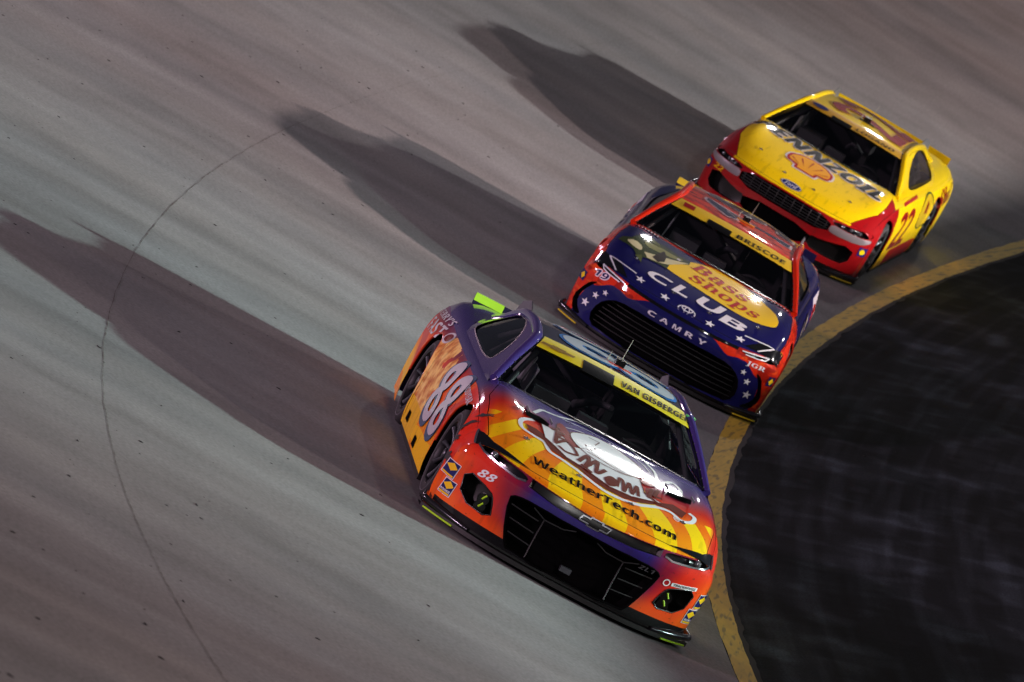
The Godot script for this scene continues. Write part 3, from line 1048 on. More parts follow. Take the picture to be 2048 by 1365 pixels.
func lead_car() -> Node3D:
	blot.seed = 11
	blot.frequency = .06
	crisp.seed = 4
	crisp.noise_type = FastNoiseLite.TYPE_CELLULAR
	crisp.frequency = .08
	grime.seed = 29
	grime.frequency = .12
	grime.fractal_octaves = 3
	var L := {}
	L.hood = soft(poly([-.80, 1.04, -.40, 1.095, 0, 1.11, .40, 1.095, .80, 1.04, .872, 1.35, .872, 1.75, .84, 2.16, .845, 2.335, -.845, 2.335, -.84, 2.16, -.872, 1.75, -.872, 1.35]), 0)
	L.hood_lo = Vector2(-.9, 1.0); L.hood_hi = Vector2(.9, 2.34)
	L.hood_paint = printed(640, 480, L.hood_lo, L.hood_hi, lead_top)
	L.fender = printed(512, 360, Vector2(-1, .9), Vector2(1, ZN), func(a: float, z: float) -> Color: return lead_top(a * .92, z))
	L.deck = paint(rgb(58, 46, 112))
	L.right = printed(1200, 260, Vector2(-2.5, YB), Vector2(ZN, .95), lead_side, .35)
	L.left = L.right
	L.right_lip = paint(rgb(212, 60, 26)); L.left_lip = L.right_lip
	L.cabin = paint(rgb(58, 44, 104))
	L.rail = paint(rgb(66, 50, 118))
	L.roof = paint(rgb(34, 30, 60))
	L.fascia = printed(1024, 320, Vector2(-1.0, YB), Vector2(1.0, .70), lead_nose)
	L.spoiler = paint(rgb(38, 34, 60))
	L.tape = mat(rgb(176, 226, 20), .6)
	L.ws_top = .24
	var lip := PackedVector2Array()
	for i in 21:
		var x := lerpf(-.50, .50, i / 20.0)
		lip.append(Vector2(x, lip_y(x) - .004))
	for q in [Vector2(.50, .545), Vector2(.30, .520), Vector2(0, .508), Vector2(-.30, .520), Vector2(-.50, .545)]: lip.append(q)
	var lamp := soft(poly([-.885, .640, -.82, .622, -.66, .612, -.545, .600, -.515, .573, -.587, .552, -.75, .568, -.85, .582, -.89, .612]), 1)
	var grille := soft(poly([-.575, .418, -.535, .452, -.42, .463, 0, .456, .42, .463, .535, .452, .575, .418, .485, .17, .43, .10, -.43, .10, -.485, .17]), 1)
	var duct := soft(poly([-.885, .432, -.685, .382, -.65, .342, -.608, .215, -.845, .237]), 1)
	var slats := []
	for sd in [-1.0, 1.0]:
		for k in 3: slats.append([Vector2(sd * (.535 - .03 * k), .385 - .085 * k), Vector2(sd * (.33 - .01 * k), .372 - .085 * k)])
	var hexes := [[Vector2(-.40, .44), Vector2(-.30, .40)], [Vector2(-.30, .40), Vector2(-.16, .405)], [Vector2(-.16, .405), Vector2(-.08, .435)], [Vector2(.08, .435), Vector2(.16, .405)], [Vector2(.16, .405), Vector2(.30, .40)], [Vector2(.30, .40), Vector2(.40, .44)], [Vector2(-.30, .40), Vector2(-.30, .12)], [Vector2(.30, .40), Vector2(.30, .12)]]
	slats.append_array(hexes)
	L.openings = [
		{"outline": lip, "name": "upper_grille", "depth": .018, "material": M.black_gloss},
		{"outline": lamp, "name": "headlight", "depth": .035, "material": M.lamp_dark},
		{"outline": mirror(lamp), "name": "headlight", "depth": .035, "material": M.lamp_dark},
		{"outline": grille, "name": "lower_grille", "depth": .16, "material": M.black, "trim": M.black, "trim_size": .007, "slats": slats, "slat_size": .005, "slat_material": M.slat, "slat_depth": .012},
		{"outline": duct, "name": "brake_duct", "depth": .10, "material": M.black_gloss, "trim": M.black_gloss, "trim_size": .006},
		{"outline": mirror(duct), "name": "brake_duct", "depth": .10, "material": M.black_gloss, "trim": M.black_gloss, "trim_size": .006}]
	var car := make_car("race_car", "purple, red and yellow sunburst race car with fried food pictured on its side", L, CARS[0])
	var white := paint(rgb(232, 232, 236))
	var black := paint(rgb(14, 13, 16))
	var brown := paint(rgb(104, 34, 16))
	var maroon := paint(rgb(140, 30, 20))
	# hood emblem: white outlined plate and script
	var em := Node3D.new()
	em.name = "hood_emblem"
	car.add_child(em, true)
	graphic("outline", white, em, f_top, UPV, stroke(smooth_line(LOGO_ARC), .026) + stroke(smooth_line(LOGO_LINE), .034) + stroke(smooth_line(LOGO_CURL), .028), .003)
	graphic("band", brown, em, f_top, UPV, [poly(LOGO_BAND)], .0045)
	graphic("ribbon", white, em, f_top, UPV, [poly(LOGO_RIBBON)], .006)
	graphic("plate", white, em, f_top, UPV, [soft(poly(LOGO_BLOB), 1)], .0075)
	ring_graphic("plate_rim", brown, em, f_top, UPV, soft(poly(LOGO_BLOB), 1), .009, .009)
	ring_graphic("ribbon_rim", brown, em, f_top, UPV, poly(LOGO_RIBBON), .007, .0078)
	graphic("wedge", maroon, em, f_top, UPV, [soft(poly(LOGO_RED_A), 1), soft(poly(LOGO_RED_B), 1)], .006)
	graphic("speed_line", white, em, f_top, UPV, stroke(smooth_line(LOGO_V1), .010) + stroke(smooth_line(LOGO_V2), .008), .003)
	graphic("script", brown, em, f_top, UPV, strokes([LOGO_S2, LOGO_S3, LOGO_S5, LOGO_S6, LOGO_S7, LOGO_S8, LOGO_S9], .030) + stroke(smooth_line(LOGO_S0), .030) + stroke(smooth_line(LOGO_S1), .024) + stroke(smooth_line(LOGO_S4), .026) + stroke(smooth_line(LOGO_O), .022), .009, .05)
	graphic("crumb", brown, em, f_top, UPV, strokes([LOGO_S10, LOGO_S11, LOGO_S12], .007) + [ellipse(Vector2(-.16, 1.52), .008, .012), ellipse(Vector2(-.12, 1.56), .008, .012), ellipse(Vector2(-.09, 1.50), .008, .012), ellipse(Vector2(.20, 1.46), .008, .012), ellipse(Vector2(.23, 1.52), .008, .012)], .009)
	ring_graphic("trade_mark", white, em, f_top, UPV, ellipse(Vector2(.553, 1.962), .022, .034), .008, .004)
	lettering("trade_mark_letter", white, em, f_top, UPV, "R", Vector2(.553, 1.962), Vector2(1, 0), Vector2(0, -1), .02, .03, .004)
	for v in [[VENT_A, "A"], [VENT_B, "B"]]:
		var vp := poly(v[0])
		graphic("hood_vent", M.black, car, f_top, UPV, [vp], .010)
	# raised flaps in front of the hood vents
	for fl in [[-.62, -.44, 1.60], [.46, .66, 1.66]]:
		for sgn in [0, 1]:
			var s := Soup.new()
			s.box(Vector3(-.003, 0, -.02), Vector3(.003, .018, .16), Transform3D(Basis(), f_top(fl[sgn], fl[2] - .20) + Vector3(0, .004, 0)))
			part("vent_fence", s.mesh(), M.fin, car)
	lettering("hood_lettering", black, car, f_top, UPV, "WeatherTech.com", Vector2(.018, 2.205), Vector2(1, .01), Vector2(0, -1), 1.10, .088, .005, true, false, -.012)
	# nose: bow tie, number, sponsor marks
	var bt := PackedVector2Array()
	for q in [[-.112, -.022], [-.046, -.022], [-.052, -.038], [.036, -.038], [.044, -.022], [.098, -.022], [.112, .022], [.046, .022], [.052, .038], [-.036, .038], [-.044, .022], [-.098, .022]]:
		bt.append(Vector2(q[0], q[1] * .8 + .540))
	ring_graphic("nose_badge", M.badge, car, f_cap, FWD, bt.duplicate(), .009, .004)
	lettering("nose_number", white, car, f_cap, FWD, "88", Vector2(-.752, .462), Vector2(1, .10), Vector2(.12, 1), .105, .058, .005, true, true)
	lettering("trim_badge", M.badge, car, f_cap, FWD, "ZL1", Vector2(.455, .438), Vector2(1, .02), Vector2(0, 1), .11, .030, .014, true, true)
	graphic("team_mark", white, car, f_cap, FWD, [poly([.675, .398, .868, .425, .868, .452, .675, .424])], .004)
	ring_graphic("team_ring", white, car, f_cap, FWD, ellipse(Vector2(.635, .408), .022, .022), .007, .004)
	lettering("team_lettering", black, car, f_cap, FWD, "TRACKHOUSE", Vector2(.772, .425), Vector2(1, .14), Vector2(0, 1), .17, .019, .006)
	for sd in [-1.0, 1.0]:
		for k in 2:
			var c := Vector2(sd * (.925 + .03 * k), .245 + .115 * k)
			var u := Vector2(.030, .0)
			graphic("sponsor_decal", white, car, f_cap, FWD, [poly([c.x - .040, c.y - .055, c.x + .036, c.y - .055, c.x + .044, c.y + .055, c.x - .032, c.y + .055])], .003)
			graphic("sponsor_field", paint(rgb(28, 30, 92)), car, f_cap, FWD, [poly([c.x - .036, c.y - .051, c.x + .032, c.y - .051, c.x + .040, c.y + .051, c.x - .028, c.y + .051])], .0045)
			graphic("sponsor_diamond", paint(rgb(236, 190, 24)), car, f_cap, FWD, [poly([c.x - .030, c.y + .015, c.x + .002, c.y - .012, c.x + .036, c.y + .018, c.x + .004, c.y + .045]), poly([c.x - .034, c.y - .048, c.x + .030, c.y - .048, c.x + .030, c.y - .036, c.x - .034, c.y - .036])], .006)
			if k == 0: lettering("sponsor_lettering", white, car, f_cap, FWD, "ROOKIE", c + Vector2(0, -.024), Vector2(1, 0), Vector2(0, 1), .058, .015, .007)
	# lamps: projector, chrome lower edge; ducts: hoses with green tape
	for sd in [-1.0, 1.0]:
		var edge := PackedVector2Array([Vector2(sd * .886, .630), Vector2(sd * .878, .598), Vector2(sd * .84, .583), Vector2(sd * .75, .570), Vector2(sd * .66, .560), Vector2(sd * .59, .553), Vector2(sd * .53, .566)])
		graphic("lamp_edge", M.chrome, car, f_cap, FWD, stroke(edge, .013), .004)
		projector(car, Vector2(sd * .775, .598), .026)
		graphic("lamp_cover", M.lamp_dark, car, f_top, UPV, [poly([sd * .905, 2.12, sd * .865, 2.17, sd * .80, 2.25, sd * .66, 2.295, sd * .53, 2.338, sd * .90, 2.338])], .004, .04)
		graphic("lamp_edge", M.chrome, car, f_top, UPV, stroke(PackedVector2Array([Vector2(sd * .900, 2.11), Vector2(sd * .905, 2.20), Vector2(sd * .905, 2.335)]), .012), .006, .03)
		for k in 2:
			var s := Soup.new()
			var q := f_cap(sd * .70, .325 - .055 * k)
			s.tube([q + Vector3(-sd * .01, .015, -.012), q + Vector3(sd * .012, -.018, -.010)], [.007, .007], 6)
			part("duct_tape", s.mesh(), L.tape, car)
			s = Soup.new()
			s.tube([q + Vector3(0, -.02, -.03), q + Vector3(0, -.02, -.09)], [.042, .036], 14)
			part("duct_hose", s.mesh(), M.black_gloss, car)
		hood_pin(car, Vector2(sd * .60, 1.98))
		hood_pin(car, Vector2(sd * .20, 2.10))
	# tow hook
	var s := Soup.new()
	var th := f_cap(-.02, .175)
	s.box(Vector3(-.04, -.018, -.03), Vector3(.04, .018, .01), Transform3D(Basis(), th))
	part("tow_hook", s.mesh(), M.rim, car)
	# right side: door number, fender lettering, quarter lettering, scuffs
	number_block(car, "88", Vector2(.36, .55), 1.0, .50, rgb(62, 96, 132), rgb(226, 226, 232))
	lettering("fender_lettering", white, car, f_right, Vector3(-1, 0, 0), "GOODYEAR", Vector2(1.02, .735), Vector2(1, -.06), Vector2(0, 1), .60, .050, .005)
	lettering("quarter_lettering", white, car, f_right, Vector3(-1, 0, 0), "FAST", Vector2(-1.90, .690), Vector2(1, .07), Vector2(.1, 1), .95, .115, .005, true, true)
	lettering("quarter_lettering", white, car, f_right, Vector3(-1, 0, 0), "TERRY'S", Vector2(-1.90, .795), Vector2(1, .05), Vector2(.1, 1), .92, .055, .006, true, true)
	graphic("quarter_mark", white, car, f_right, Vector3(-1, 0, 0), [ellipse(Vector2(-1.12, .755), .15, .05, .1)], .004)
	graphic("quarter_mark_centre", maroon, car, f_right, Vector3(-1, 0, 0), [ellipse(Vector2(-1.12, .755), .11, .034, .1)], .006)
	var rub := mat(rgb(52, 50, 50), .85)
	for b in [[1.92, .62, .05, .10], [2.05, .53, .10, .035], [2.16, .40, .12, .05], [1.80, .74, .05, .05]]:
		var p := PackedVector2Array()
		for i in 22:
			var a := TAU * i / 22.0
			var r := 1.0 + .55 * sin(i * 2.7) * sin(i * 1.3 + b[0] * 9.0)
			p.append(Vector2(b[0] + b[2] * r * cos(a) * .7, b[1] + b[3] * r * sin(a) * .7))
		graphic("scuff", rub, car, f_right, Vector3(-1, 0, 0), [p], .006)
	var vents := []
	for q in [[-.75, .17], [.08, .14]]:
		vents.append(poly([q[0] - .09, q[1] - .035, q[0] + .09, q[1] - .035, q[0] + .07, q[1] + .04, q[0] - .07, q[1] + .04]))
	graphic("rocker_slot", M.black, car, f_right, Vector3(-1, 0, 0), vents, .005)
	# windshield banner and roof
	banner(car, .24, .475, rgb(222, 198, 24), "VAN GISBERGEN", .575)
	var bb := PackedVector2Array()
	for q in bt: bb.append(Vector2(q.x * 1.15 - .455, .392 - (q.y - .540) * .95))
	graphic("banner_badge", M.gold, car, f_glass, UPV, [bb], .011)
	roof_number(car, "88", rgb(216, 220, 230), rgb(64, 146, 226))
	roof_kit(car, rgb(210, 60, 30))
	var grn := Soup.new()
	grn.box(Vector3(-.02, -.006, -.05), Vector3(.05, .006, .03), Transform3D(Basis(), f_glass(.60, .30) + Vector3(0, .012, 0)))
	part("tear_off_tab", grn.mesh(), mat(rgb(90, 220, 110), .5), car)
	spoiler_tape(car, L.tape)
	return car

func projector(car: Node3D, at: Vector2, r: float) -> void:
	var s := Soup.new()
	var q := f_cap(at.x, at.y) - Vector3(0, 0, .020)
	var tf := Transform3D(Basis(Vector3.UP, -PI / 2), q)
	var inner := Soup.new()
	inner.lathe_x([Vector2(-.01, r), Vector2(.012, r), Vector2(.016, r * .85), Vector2(.022, r * .5), Vector2(.024, 0)], Vector3.ZERO, 20)
	for i in range(0, inner.v.size(), 3):
		s.tri(tf * inner.v[i], tf * inner.v[i + 1], tf * inner.v[i + 2], tf.basis * inner.n[i], tf.basis * inner.n[i + 1], tf.basis * inner.n[i + 2])
	part("projector_lamp", s.mesh(), M.lamp_lens, car)

func hood_pin(car: Node3D, at: Vector2) -> void:
	var s := Soup.new()
	var q := f_top(at.x, at.y)
	s.tube([q, q + Vector3(0, .018, 0)], [.010, .008], 8)
	s.tube([q + Vector3(-.022, .006, 0), q + Vector3(.022, .006, 0)], [.006, .006], 6)
	part("hood_pin", s.mesh(), M.chrome, car)

func number_block(car: Node3D, text: String, at: Vector2, w: float, h: float, edge: Color, face: Color) -> void:
	for sd in [-1.0, 1.0]:
		var f: Callable = f_right if sd < 0 else f_left
		var out := Vector3(sd, 0, 0)
		var right := Vector2(-sd, 0)
		var at2 := at
		var holder := Node3D.new()
		holder.name = "door_number"
		car.add_child(holder, true)
		var s := Soup.new()
		for k in 5: letters(s, f, out, text, at2 + Vector2(-.010 * k, -.008 * k), right, Vector2(-sd * .22, 1), w + .05, h + .04, .004 + .0006 * k, true)
		part("edge", s.mesh(), paint(edge), holder)
		s = Soup.new()
		letters(s, f, out, text, at2, right, Vector2(-sd * .22, 1), w, h, .009, true)
		part("face", s.mesh(), paint(face), holder)

func banner(car: Node3D, z0: float, z1: float, c: Color, name_: String, wide: float) -> void:
	var holder := Node3D.new()
	holder.name = "windshield_banner"
	car.add_child(holder, true)
	graphic("band", mat(c, .45), holder, f_glass, UPV, [cabin_band(z0, z1, .035)], .006, .05)
	graphic("slot", M.black_trim, holder, f_glass, UPV, [poly([-.265, z0 + .11, -.022, z0 + .11, -.022, z1 + .03, -.265, z1 + .03])], .009, .05)
	lettering("banner_lettering", mat(rgb(12, 12, 12), .5), holder, f_glass, UPV, name_, Vector2(.035 + wide / 2, lerpf(z0, z1, .66)), Vector2(1, -.06), Vector2(.04, -1), wide, (z1 - z0) * .36, .010)

func roof_number(car: Node3D, text: String, face: Color, edge: Color) -> void:
	var holder := Node3D.new()
	holder.name = "roof_number"
	car.add_child(holder, true)
	var s := Soup.new()
	for k in 8:
		letters(s, f_glass, UPV, text, Vector2(.05, -.33) + Vector2(.028, 0).rotated(TAU * k / 8.0), Vector2(0, -1), Vector2(-1, 0), .98, .90, .003 + .0006 * k, true)
	part("edge", s.mesh(), paint(edge), holder)
	s = Soup.new()
	letters(s, f_glass, UPV, text, Vector2(.05, -.33), Vector2(0, -1), Vector2(-1, 0), .98, .90, .009, true)
	part("face", s.mesh(), paint(face), holder)

func roof_kit(car: Node3D, c: Color) -> void:
	var s := Soup.new()
	var q := f_glass(.03, -.02)
	s.box(Vector3(-.035, 0, -.05), Vector3(.035, .055, .04), Transform3D(Basis(), q))
	s.tube([q + Vector3(0, .034, .03), q + Vector3(0, .034, .06)], [.024, .020], 12)
	part("roof_camera", s.mesh(), M.black_gloss, car)
	s = Soup.new()
	s.box(Vector3(-.08, .0, .02), Vector3(.10, .012, .05), Transform3D(Basis(), q))
	part("camera_foot", s.mesh(), mat(c, .5), car)
	for a in [[-.05, -.08, .07], [.045, -.10, .20]]:
		s = Soup.new()
		var b := f_glass(a[0], a[1])
		s.tube([b, b + Vector3(0, .04, 0), b + Vector3(.01, a[2], -.05)], [.008, .004, .0016], 6)
		part("antenna", s.mesh(), M.antenna, car)

func spoiler_tape(car: Node3D, m: Material) -> void:
	var s := Soup.new()
	for i in 4:
		var x0 := lerpf(-.76, -.52, i / 4.0)
		var x1 := lerpf(-.76, -.52, (i + 1) / 4.0)
		var z0 := -2.40 + .10 * pow(absf(x0) / .8, 2) + .004
		var z1 := -2.40 + .10 * pow(absf(x1) / .8, 2) + .004
		s.quad(Vector3(x0, .955, z0 - .023), Vector3(x1, .955, z1 - .023), Vector3(x1, 1.012, z1 - .05), Vector3(x0, 1.012, z0 - .05), Vector3(0, .3, 1))
		s.quad(Vector3(x0, 1.014, z0 - .05), Vector3(x1, 1.014, z1 - .05), Vector3(x1, 1.014, z1 - .068), Vector3(x0, 1.014, z0 - .068), Vector3.UP)
	part("spoiler_tape", s.mesh(), m, car)

# ---- second car: navy hood with stars, red fenders and roof
func second_car() -> Node3D:
	var L := {}
	var navy := rgb(22, 22, 84)
	var red := rgb(214, 46, 18)
	L.hood = poly([-.83, 1.03, -.40, 1.095, 0, 1.11, .40, 1.095, .83, 1.03, .885, 1.37, .905, 1.75, .895, 1.98, .885, 2.335, -.885, 2.335, -.895, 1.98, -.905, 1.75, -.885, 1.37])
	L.hood_lo = Vector2(-.9, 1.0); L.hood_hi = Vector2(.9, 2.34)
	L.hood_paint = printed(512, 400, L.hood_lo, L.hood_hi, func(_a: float, _b: float) -> Color: return navy)
	var mottled := func(a: float, b: float) -> Color:
		var n := blot.get_noise_2d(a * 60.0, b * 110.0)
		return shade_of(shade_of(red, rgb(158, 26, 12), sm(.0, .22, n)), rgb(236, 92, 30), sm(.22, .34, blot.get_noise_2d(a * 90.0 + 40.0, b * 160.0)) * .7)
	L.fender = printed(360, 300, Vector2(-1, .9), Vector2(1, ZN), mottled)
	L.deck = paint(navy)
	L.right = printed(700, 180, Vector2(-2.5, YB), Vector2(ZN, .95), func(z: float, y: float) -> Color:
		if z > .55 + y * .5: return mottled.call(z * .5, y)
		if z < -1.2 and y > .55 and fmod(z * 9.0 + y * 12.0, 1.0) < .5 and y < .80: return rgb(220, 222, 232)
		return navy, .5)
	L.left = L.right
	L.right_lip = paint(red); L.left_lip = L.right_lip
	L.cabin = paint(navy)
	L.rail = paint(red)
	L.roof = printed(256, 256, Vector2(-.62, -1.02), Vector2(.62, .36), mottled)
	var lip := func(x: float) -> float: return .597 + .030 * pow(absf(x) / .85, 2)
	L.fascia = printed(1024, 320, Vector2(-1.0, YB), Vector2(1.0, .70), func(x: float, y: float) -> Color:
		var a := absf(x)
		if a < .89 and y > lip.call(x): return navy
		if a < .56 and y > lip.call(x) - .028: return rgb(10, 10, 12)
		# navy surround of the grille
		var arch_y := .575 - .075 * sm(.30, .52, a) + .02 * sm(.5, .60, a) - .10 * sm(.66, .84, a)
		if a > .86: arch_y = lerpf(.40, .12, sm(.86, .93, a))
		if y < arch_y and y > .10 and a < .90: return navy
		if y < .10: return rgb(12, 12, 13)
		return mottled.call(x, y))
	L.spoiler = paint(rgb(30, 30, 70))
	L.tape = mat(rgb(214, 190, 20), .6)
	L.ws_top = .36
	var lamp := soft(poly([-.955, .600, -.88, .628, -.80, .615, -.60, .596, -.585, .586, -.68, .578, -.80, .580, -.90, .575]), 1)
	var grille := soft(poly([-.735, .17, -.715, .31, -.62, .405, -.47, .443, 0, .438, .47, .443, .62, .405, .715, .31, .735, .17, .64, .105, -.64, .105]), 1)
	var notch := soft(poly([-.955, .24, -.905, .36, -.875, .425, -.80, .47, -.86, .385, -.90, .29, -.89, .20, -.80, .125, -.90, .12]), 1)
	var slats := []
	for k in 6: slats.append([Vector2(-.70 + .012 * k, .16 + .045 * k), Vector2(.70 - .012 * k, .16 + .045 * k)])
	L.openings = [
		{"outline": lamp, "name": "headlight", "depth": .03, "material": M.lamp_dark},
		{"outline": mirror(lamp), "name": "headlight", "depth": .03, "material": M.lamp_dark},
		{"outline": grille, "name": "lower_grille", "depth": .14, "material": M.black, "trim": M.black, "trim_size": .006, "slats": slats, "slat_size": .004, "slat_material": M.slat_dark, "slat_depth": .05},
		{"outline": notch, "name": "air_curtain", "depth": .06, "material": M.black_gloss},
		{"outline": mirror(notch), "name": "air_curtain", "depth": .06, "material": M.black_gloss}]
	var car := make_car("race_car_001", "navy and red race car with white stars and a fish on its hood", L, CARS[1])
	var white := paint(rgb(232, 234, 240))
	var yellow := paint(rgb(248, 212, 22))
	var crimson := paint(rgb(180, 26, 20))
	graphic("hood_oval", yellow, car, f_top, UPV, [soft(poly([-.40, 1.74, -.30, 1.42, -.071, 1.12, .18, 1.06, .39, 1.155, .572, 1.272, .70, 1.42, .765, 1.60, .745, 1.74, .646, 1.83, .459, 1.89, .113, 1.85, -.167, 1.81, -.34, 1.78]), 2)], .003)
	lettering("hood_lettering", crimson, car, f_top, UPV, "Bass", Vector2(.14, 1.375), Vector2(1, .18), Vector2(0, -1), .58, .24, .006, true, true, 0.0, "Droid Serif")
	lettering("hood_lettering", crimson, car, f_top, UPV, "Shops", Vector2(.22, 1.685), Vector2(1, .08), Vector2(0, -1), .70, .26, .006, true, true, 0.0, "Droid Serif")
	for l in [["C", -.355, 2.055, .22, .16], ["L", -.115, 2.035, .15, .19], ["U", .155, 2.02, .24, .20], ["B", .415, 2.10, .23, .16]]:
		lettering("hood_lettering", white, car, f_top, UPV, l[0], Vector2(l[1], l[2]), Vector2(1, 0), Vector2(0, -1), l[3], l[4], .005, true, true)
	for q in [[-.493, 2.25], [-.227, 2.285], [.232, 2.30], [.531, 2.285]]:
		graphic("star", white, car, f_top, UPV, [star(Vector2(q[0], q[1]), .052, PI)], .004, .03)
	var ring := Node3D.new()
	ring.name = "nose_badge"
	car.add_child(ring, true)
	var at := Vector2(0, 2.305)
	ring_graphic("ring", M.badge_white, ring, f_badge, UPV, ellipse(at, .082, .058), .012, .005)
	ring_graphic("loop", M.badge_white, ring, f_badge, UPV, ellipse(at + Vector2(0, -.022), .052, .026), .010, .006)
	ring_graphic("loop", M.badge_white, ring, f_badge, UPV, ellipse(at + Vector2(0, -.002), .022, .052), .010, .007)
	# the fish leaping at the left of the hood
	var fish := Node3D.new()
	fish.name = "hood_fish"
	car.add_child(fish, true)
	graphic("back", paint(rgb(52, 66, 34)), fish, f_top, UPV, [poly(FISH2)], .0045)
	graphic("belly", paint(rgb(206, 206, 160)), fish, f_top, UPV, [poly(FISH2_BELLY), soft(poly([-.80, 1.64, -.72, 1.56, -.64, 1.60, -.62, 1.72, -.70, 1.73]), 1)], .006)
	graphic("flank", paint(rgb(132, 140, 84)), fish, f_top, UPV, [soft(poly([-.66, 1.42, -.50, 1.36, -.34, 1.38, -.24, 1.36, -.34, 1.47, -.50, 1.52, -.62, 1.54]), 1)], .0055)
	graphic("mouth", paint(rgb(40, 30, 24)), fish, f_top, UPV, [poly(FISH2_MOUTH)], .0075)
	graphic("fin", paint(rgb(84, 96, 50)), fish, f_top, UPV, [poly([-.68, 1.36, -.60, 1.25, -.52, 1.30, -.50, 1.36]), poly([-.60, 1.80, -.57, 1.97, -.65, 1.89])], .0065)
	graphic("eye", white, fish, f_top, UPV, [ellipse(Vector2(-.30, 1.42), .018, .022)], .008)
	# nose
	for k in 5:
		lettering("nose_letter", paint(rgb(226, 220, 232)), car, f_cap, FWD, "CAMRY"[k], Vector2(-.252 + .126 * k, .497), Vector2(1, .0), Vector2(0, 1), .080, .042, .004)
	for q in [[-.820, .25, .040], [-.768, .355, .034], [-.700, .424, .030], [.700, .425, .030], [.768, .355, .034], [.822, .245, .040]]:
		graphic("star", white, car, f_cap, FWD, [star(Vector2(q[0], q[1]), q[2], .1)], .004, .03)
	lettering("team_lettering", white, car, f_cap, FWD, "JGR", Vector2(.772, .512), Vector2(1, -.02), Vector2(0, 1), .17, .050, .004, true, false, 0.0, "Droid Serif")
	var s := Soup.new()
	for k in 8: letters(s, f_cap, FWD, "19", Vector2(-.808, .540) + Vector2(.009, 0).rotated(TAU * k / 8.0), Vector2(1, .12), Vector2(0, 1), .130, .060, .004 + .0003 * k, true, true)
	part("nose_number_edge", s.mesh(), paint(rgb(240, 224, 230)), car)
	s = Soup.new()
	letters(s, f_cap, FWD, "19", Vector2(-.808, .540), Vector2(1, .12), Vector2(0, 1), .130, .060, .0075, true, true)
	part("nose_number", s.mesh(), paint(navy), car)
	for sd in [-1.0, 1.0]:
		var c := Vector2(sd * .955, .43)
		graphic("sponsor_decal", paint(rgb(28, 30, 92)), car, f_cap, FWD, [poly([c.x - .03, c.y - .045, c.x + .022, c.y - .045, c.x + .022, c.y + .045, c.x - .03, c.y + .045])], .003, .02)
		graphic("sponsor_diamond", yellow, car, f_cap, FWD, [poly([c.x - .024, c.y, c.x - .003, c.y - .034, c.x + .017, c.y, c.x - .003, c.y + .034])], .005, .02)
		graphic("lamp_strip", M.lamp_white, car, f_cap, FWD, stroke(PackedVector2Array([Vector2(sd * .60, .594), Vector2(sd * .72, .606), Vector2(sd * .845, .612), Vector2(sd * .82, .590), Vector2(sd * .76, .582), Vector2(sd * .64, .576)]), .009), .004, .03)
		projector(car, Vector2(sd * .90, .602), .016)
		graphic("lamp_cover", M.lamp_dark, car, f_top, UPV, [poly([sd * .935, 2.0, sd * .89, 2.06, sd * .84, 2.15, sd * .70, 2.20, sd * .60, 2.338, sd * .93, 2.338])], .004, .04)
		graphic("lamp_strip", M.lamp_white, car, f_top, UPV, stroke(PackedVector2Array([Vector2(sd * .55, 2.205), Vector2(sd * .70, 2.185), Vector2(sd * .835, 2.150), Vector2(sd * .80, 2.22), Vector2(sd * .72, 2.335)]), .016), .006, .04)
		ring_graphic("lamp_corner", paint(rgb(236, 150, 30)), car, f_top, UPV, ellipse(Vector2(sd * .912, 2.07), .010, .03), .006, .006, .02)
		hood_pin(car, Vector2(sd * .62, 1.95))
		hood_pin(car, Vector2(sd * .18, 2.16))
		graphic("louvre", M.black, car, f_top, UPV, [poly([sd * .56, 1.10, sd * .80, 1.06, sd * .80, 1.09, sd * .56, 1.13])], .004)
		graphic("louvre_slat", white, car, f_top, UPV, louvre(sd), .007, .05)
	banner(car, .36, .545, rgb(218, 190, 30), "BRISCOE", .50)
	graphic("banner_badge", paint(rgb(150, 30, 34)), car, f_glass, UPV, [poly([-.53, .405, -.42, .40, -.42, .48, -.53, .485])], .011)
	roof_number(car, "19", rgb(24, 30, 70), rgb(224, 214, 220))
	roof_kit(car, rgb(230, 150, 40))
	spoiler_tape(car, L.tape)
	number_block(car, "19", Vector2(-.15, .52), .86, .46, navy, rgb(226, 226, 232))
	return car

# hood that rolls over into the nose, so that a badge can lie across the edge
func f_badge(x: float, z: float) -> Vector3:
	if z <= 2.30: return f_top(x, z)
	return f_top(x, 2.30) + Vector3(0, -(z - 2.30) * .62, (z - 2.30) * .78)

func louvre(sd: float) -> Array:
	var out := []
	for k in 7:
		var x := sd * (.575 + .032 * k)
		out.append(poly([x - .006, 1.075, x + .006, 1.075, x + .006, 1.12, x - .006, 1.12]))
	return out

# ---- third car: yellow hood and roof, red fenders and nose
func third_side(z: float, y: float) -> Color:
	if z > 1.02 - .25 * (y - .45): return rgb(160, 14, 20)
	if y < .27 and z > -1.0 and z < .75: return rgb(196, 24, 26) if z < .45 else rgb(252, 212, 10)
	return rgb(252, 216, 10)

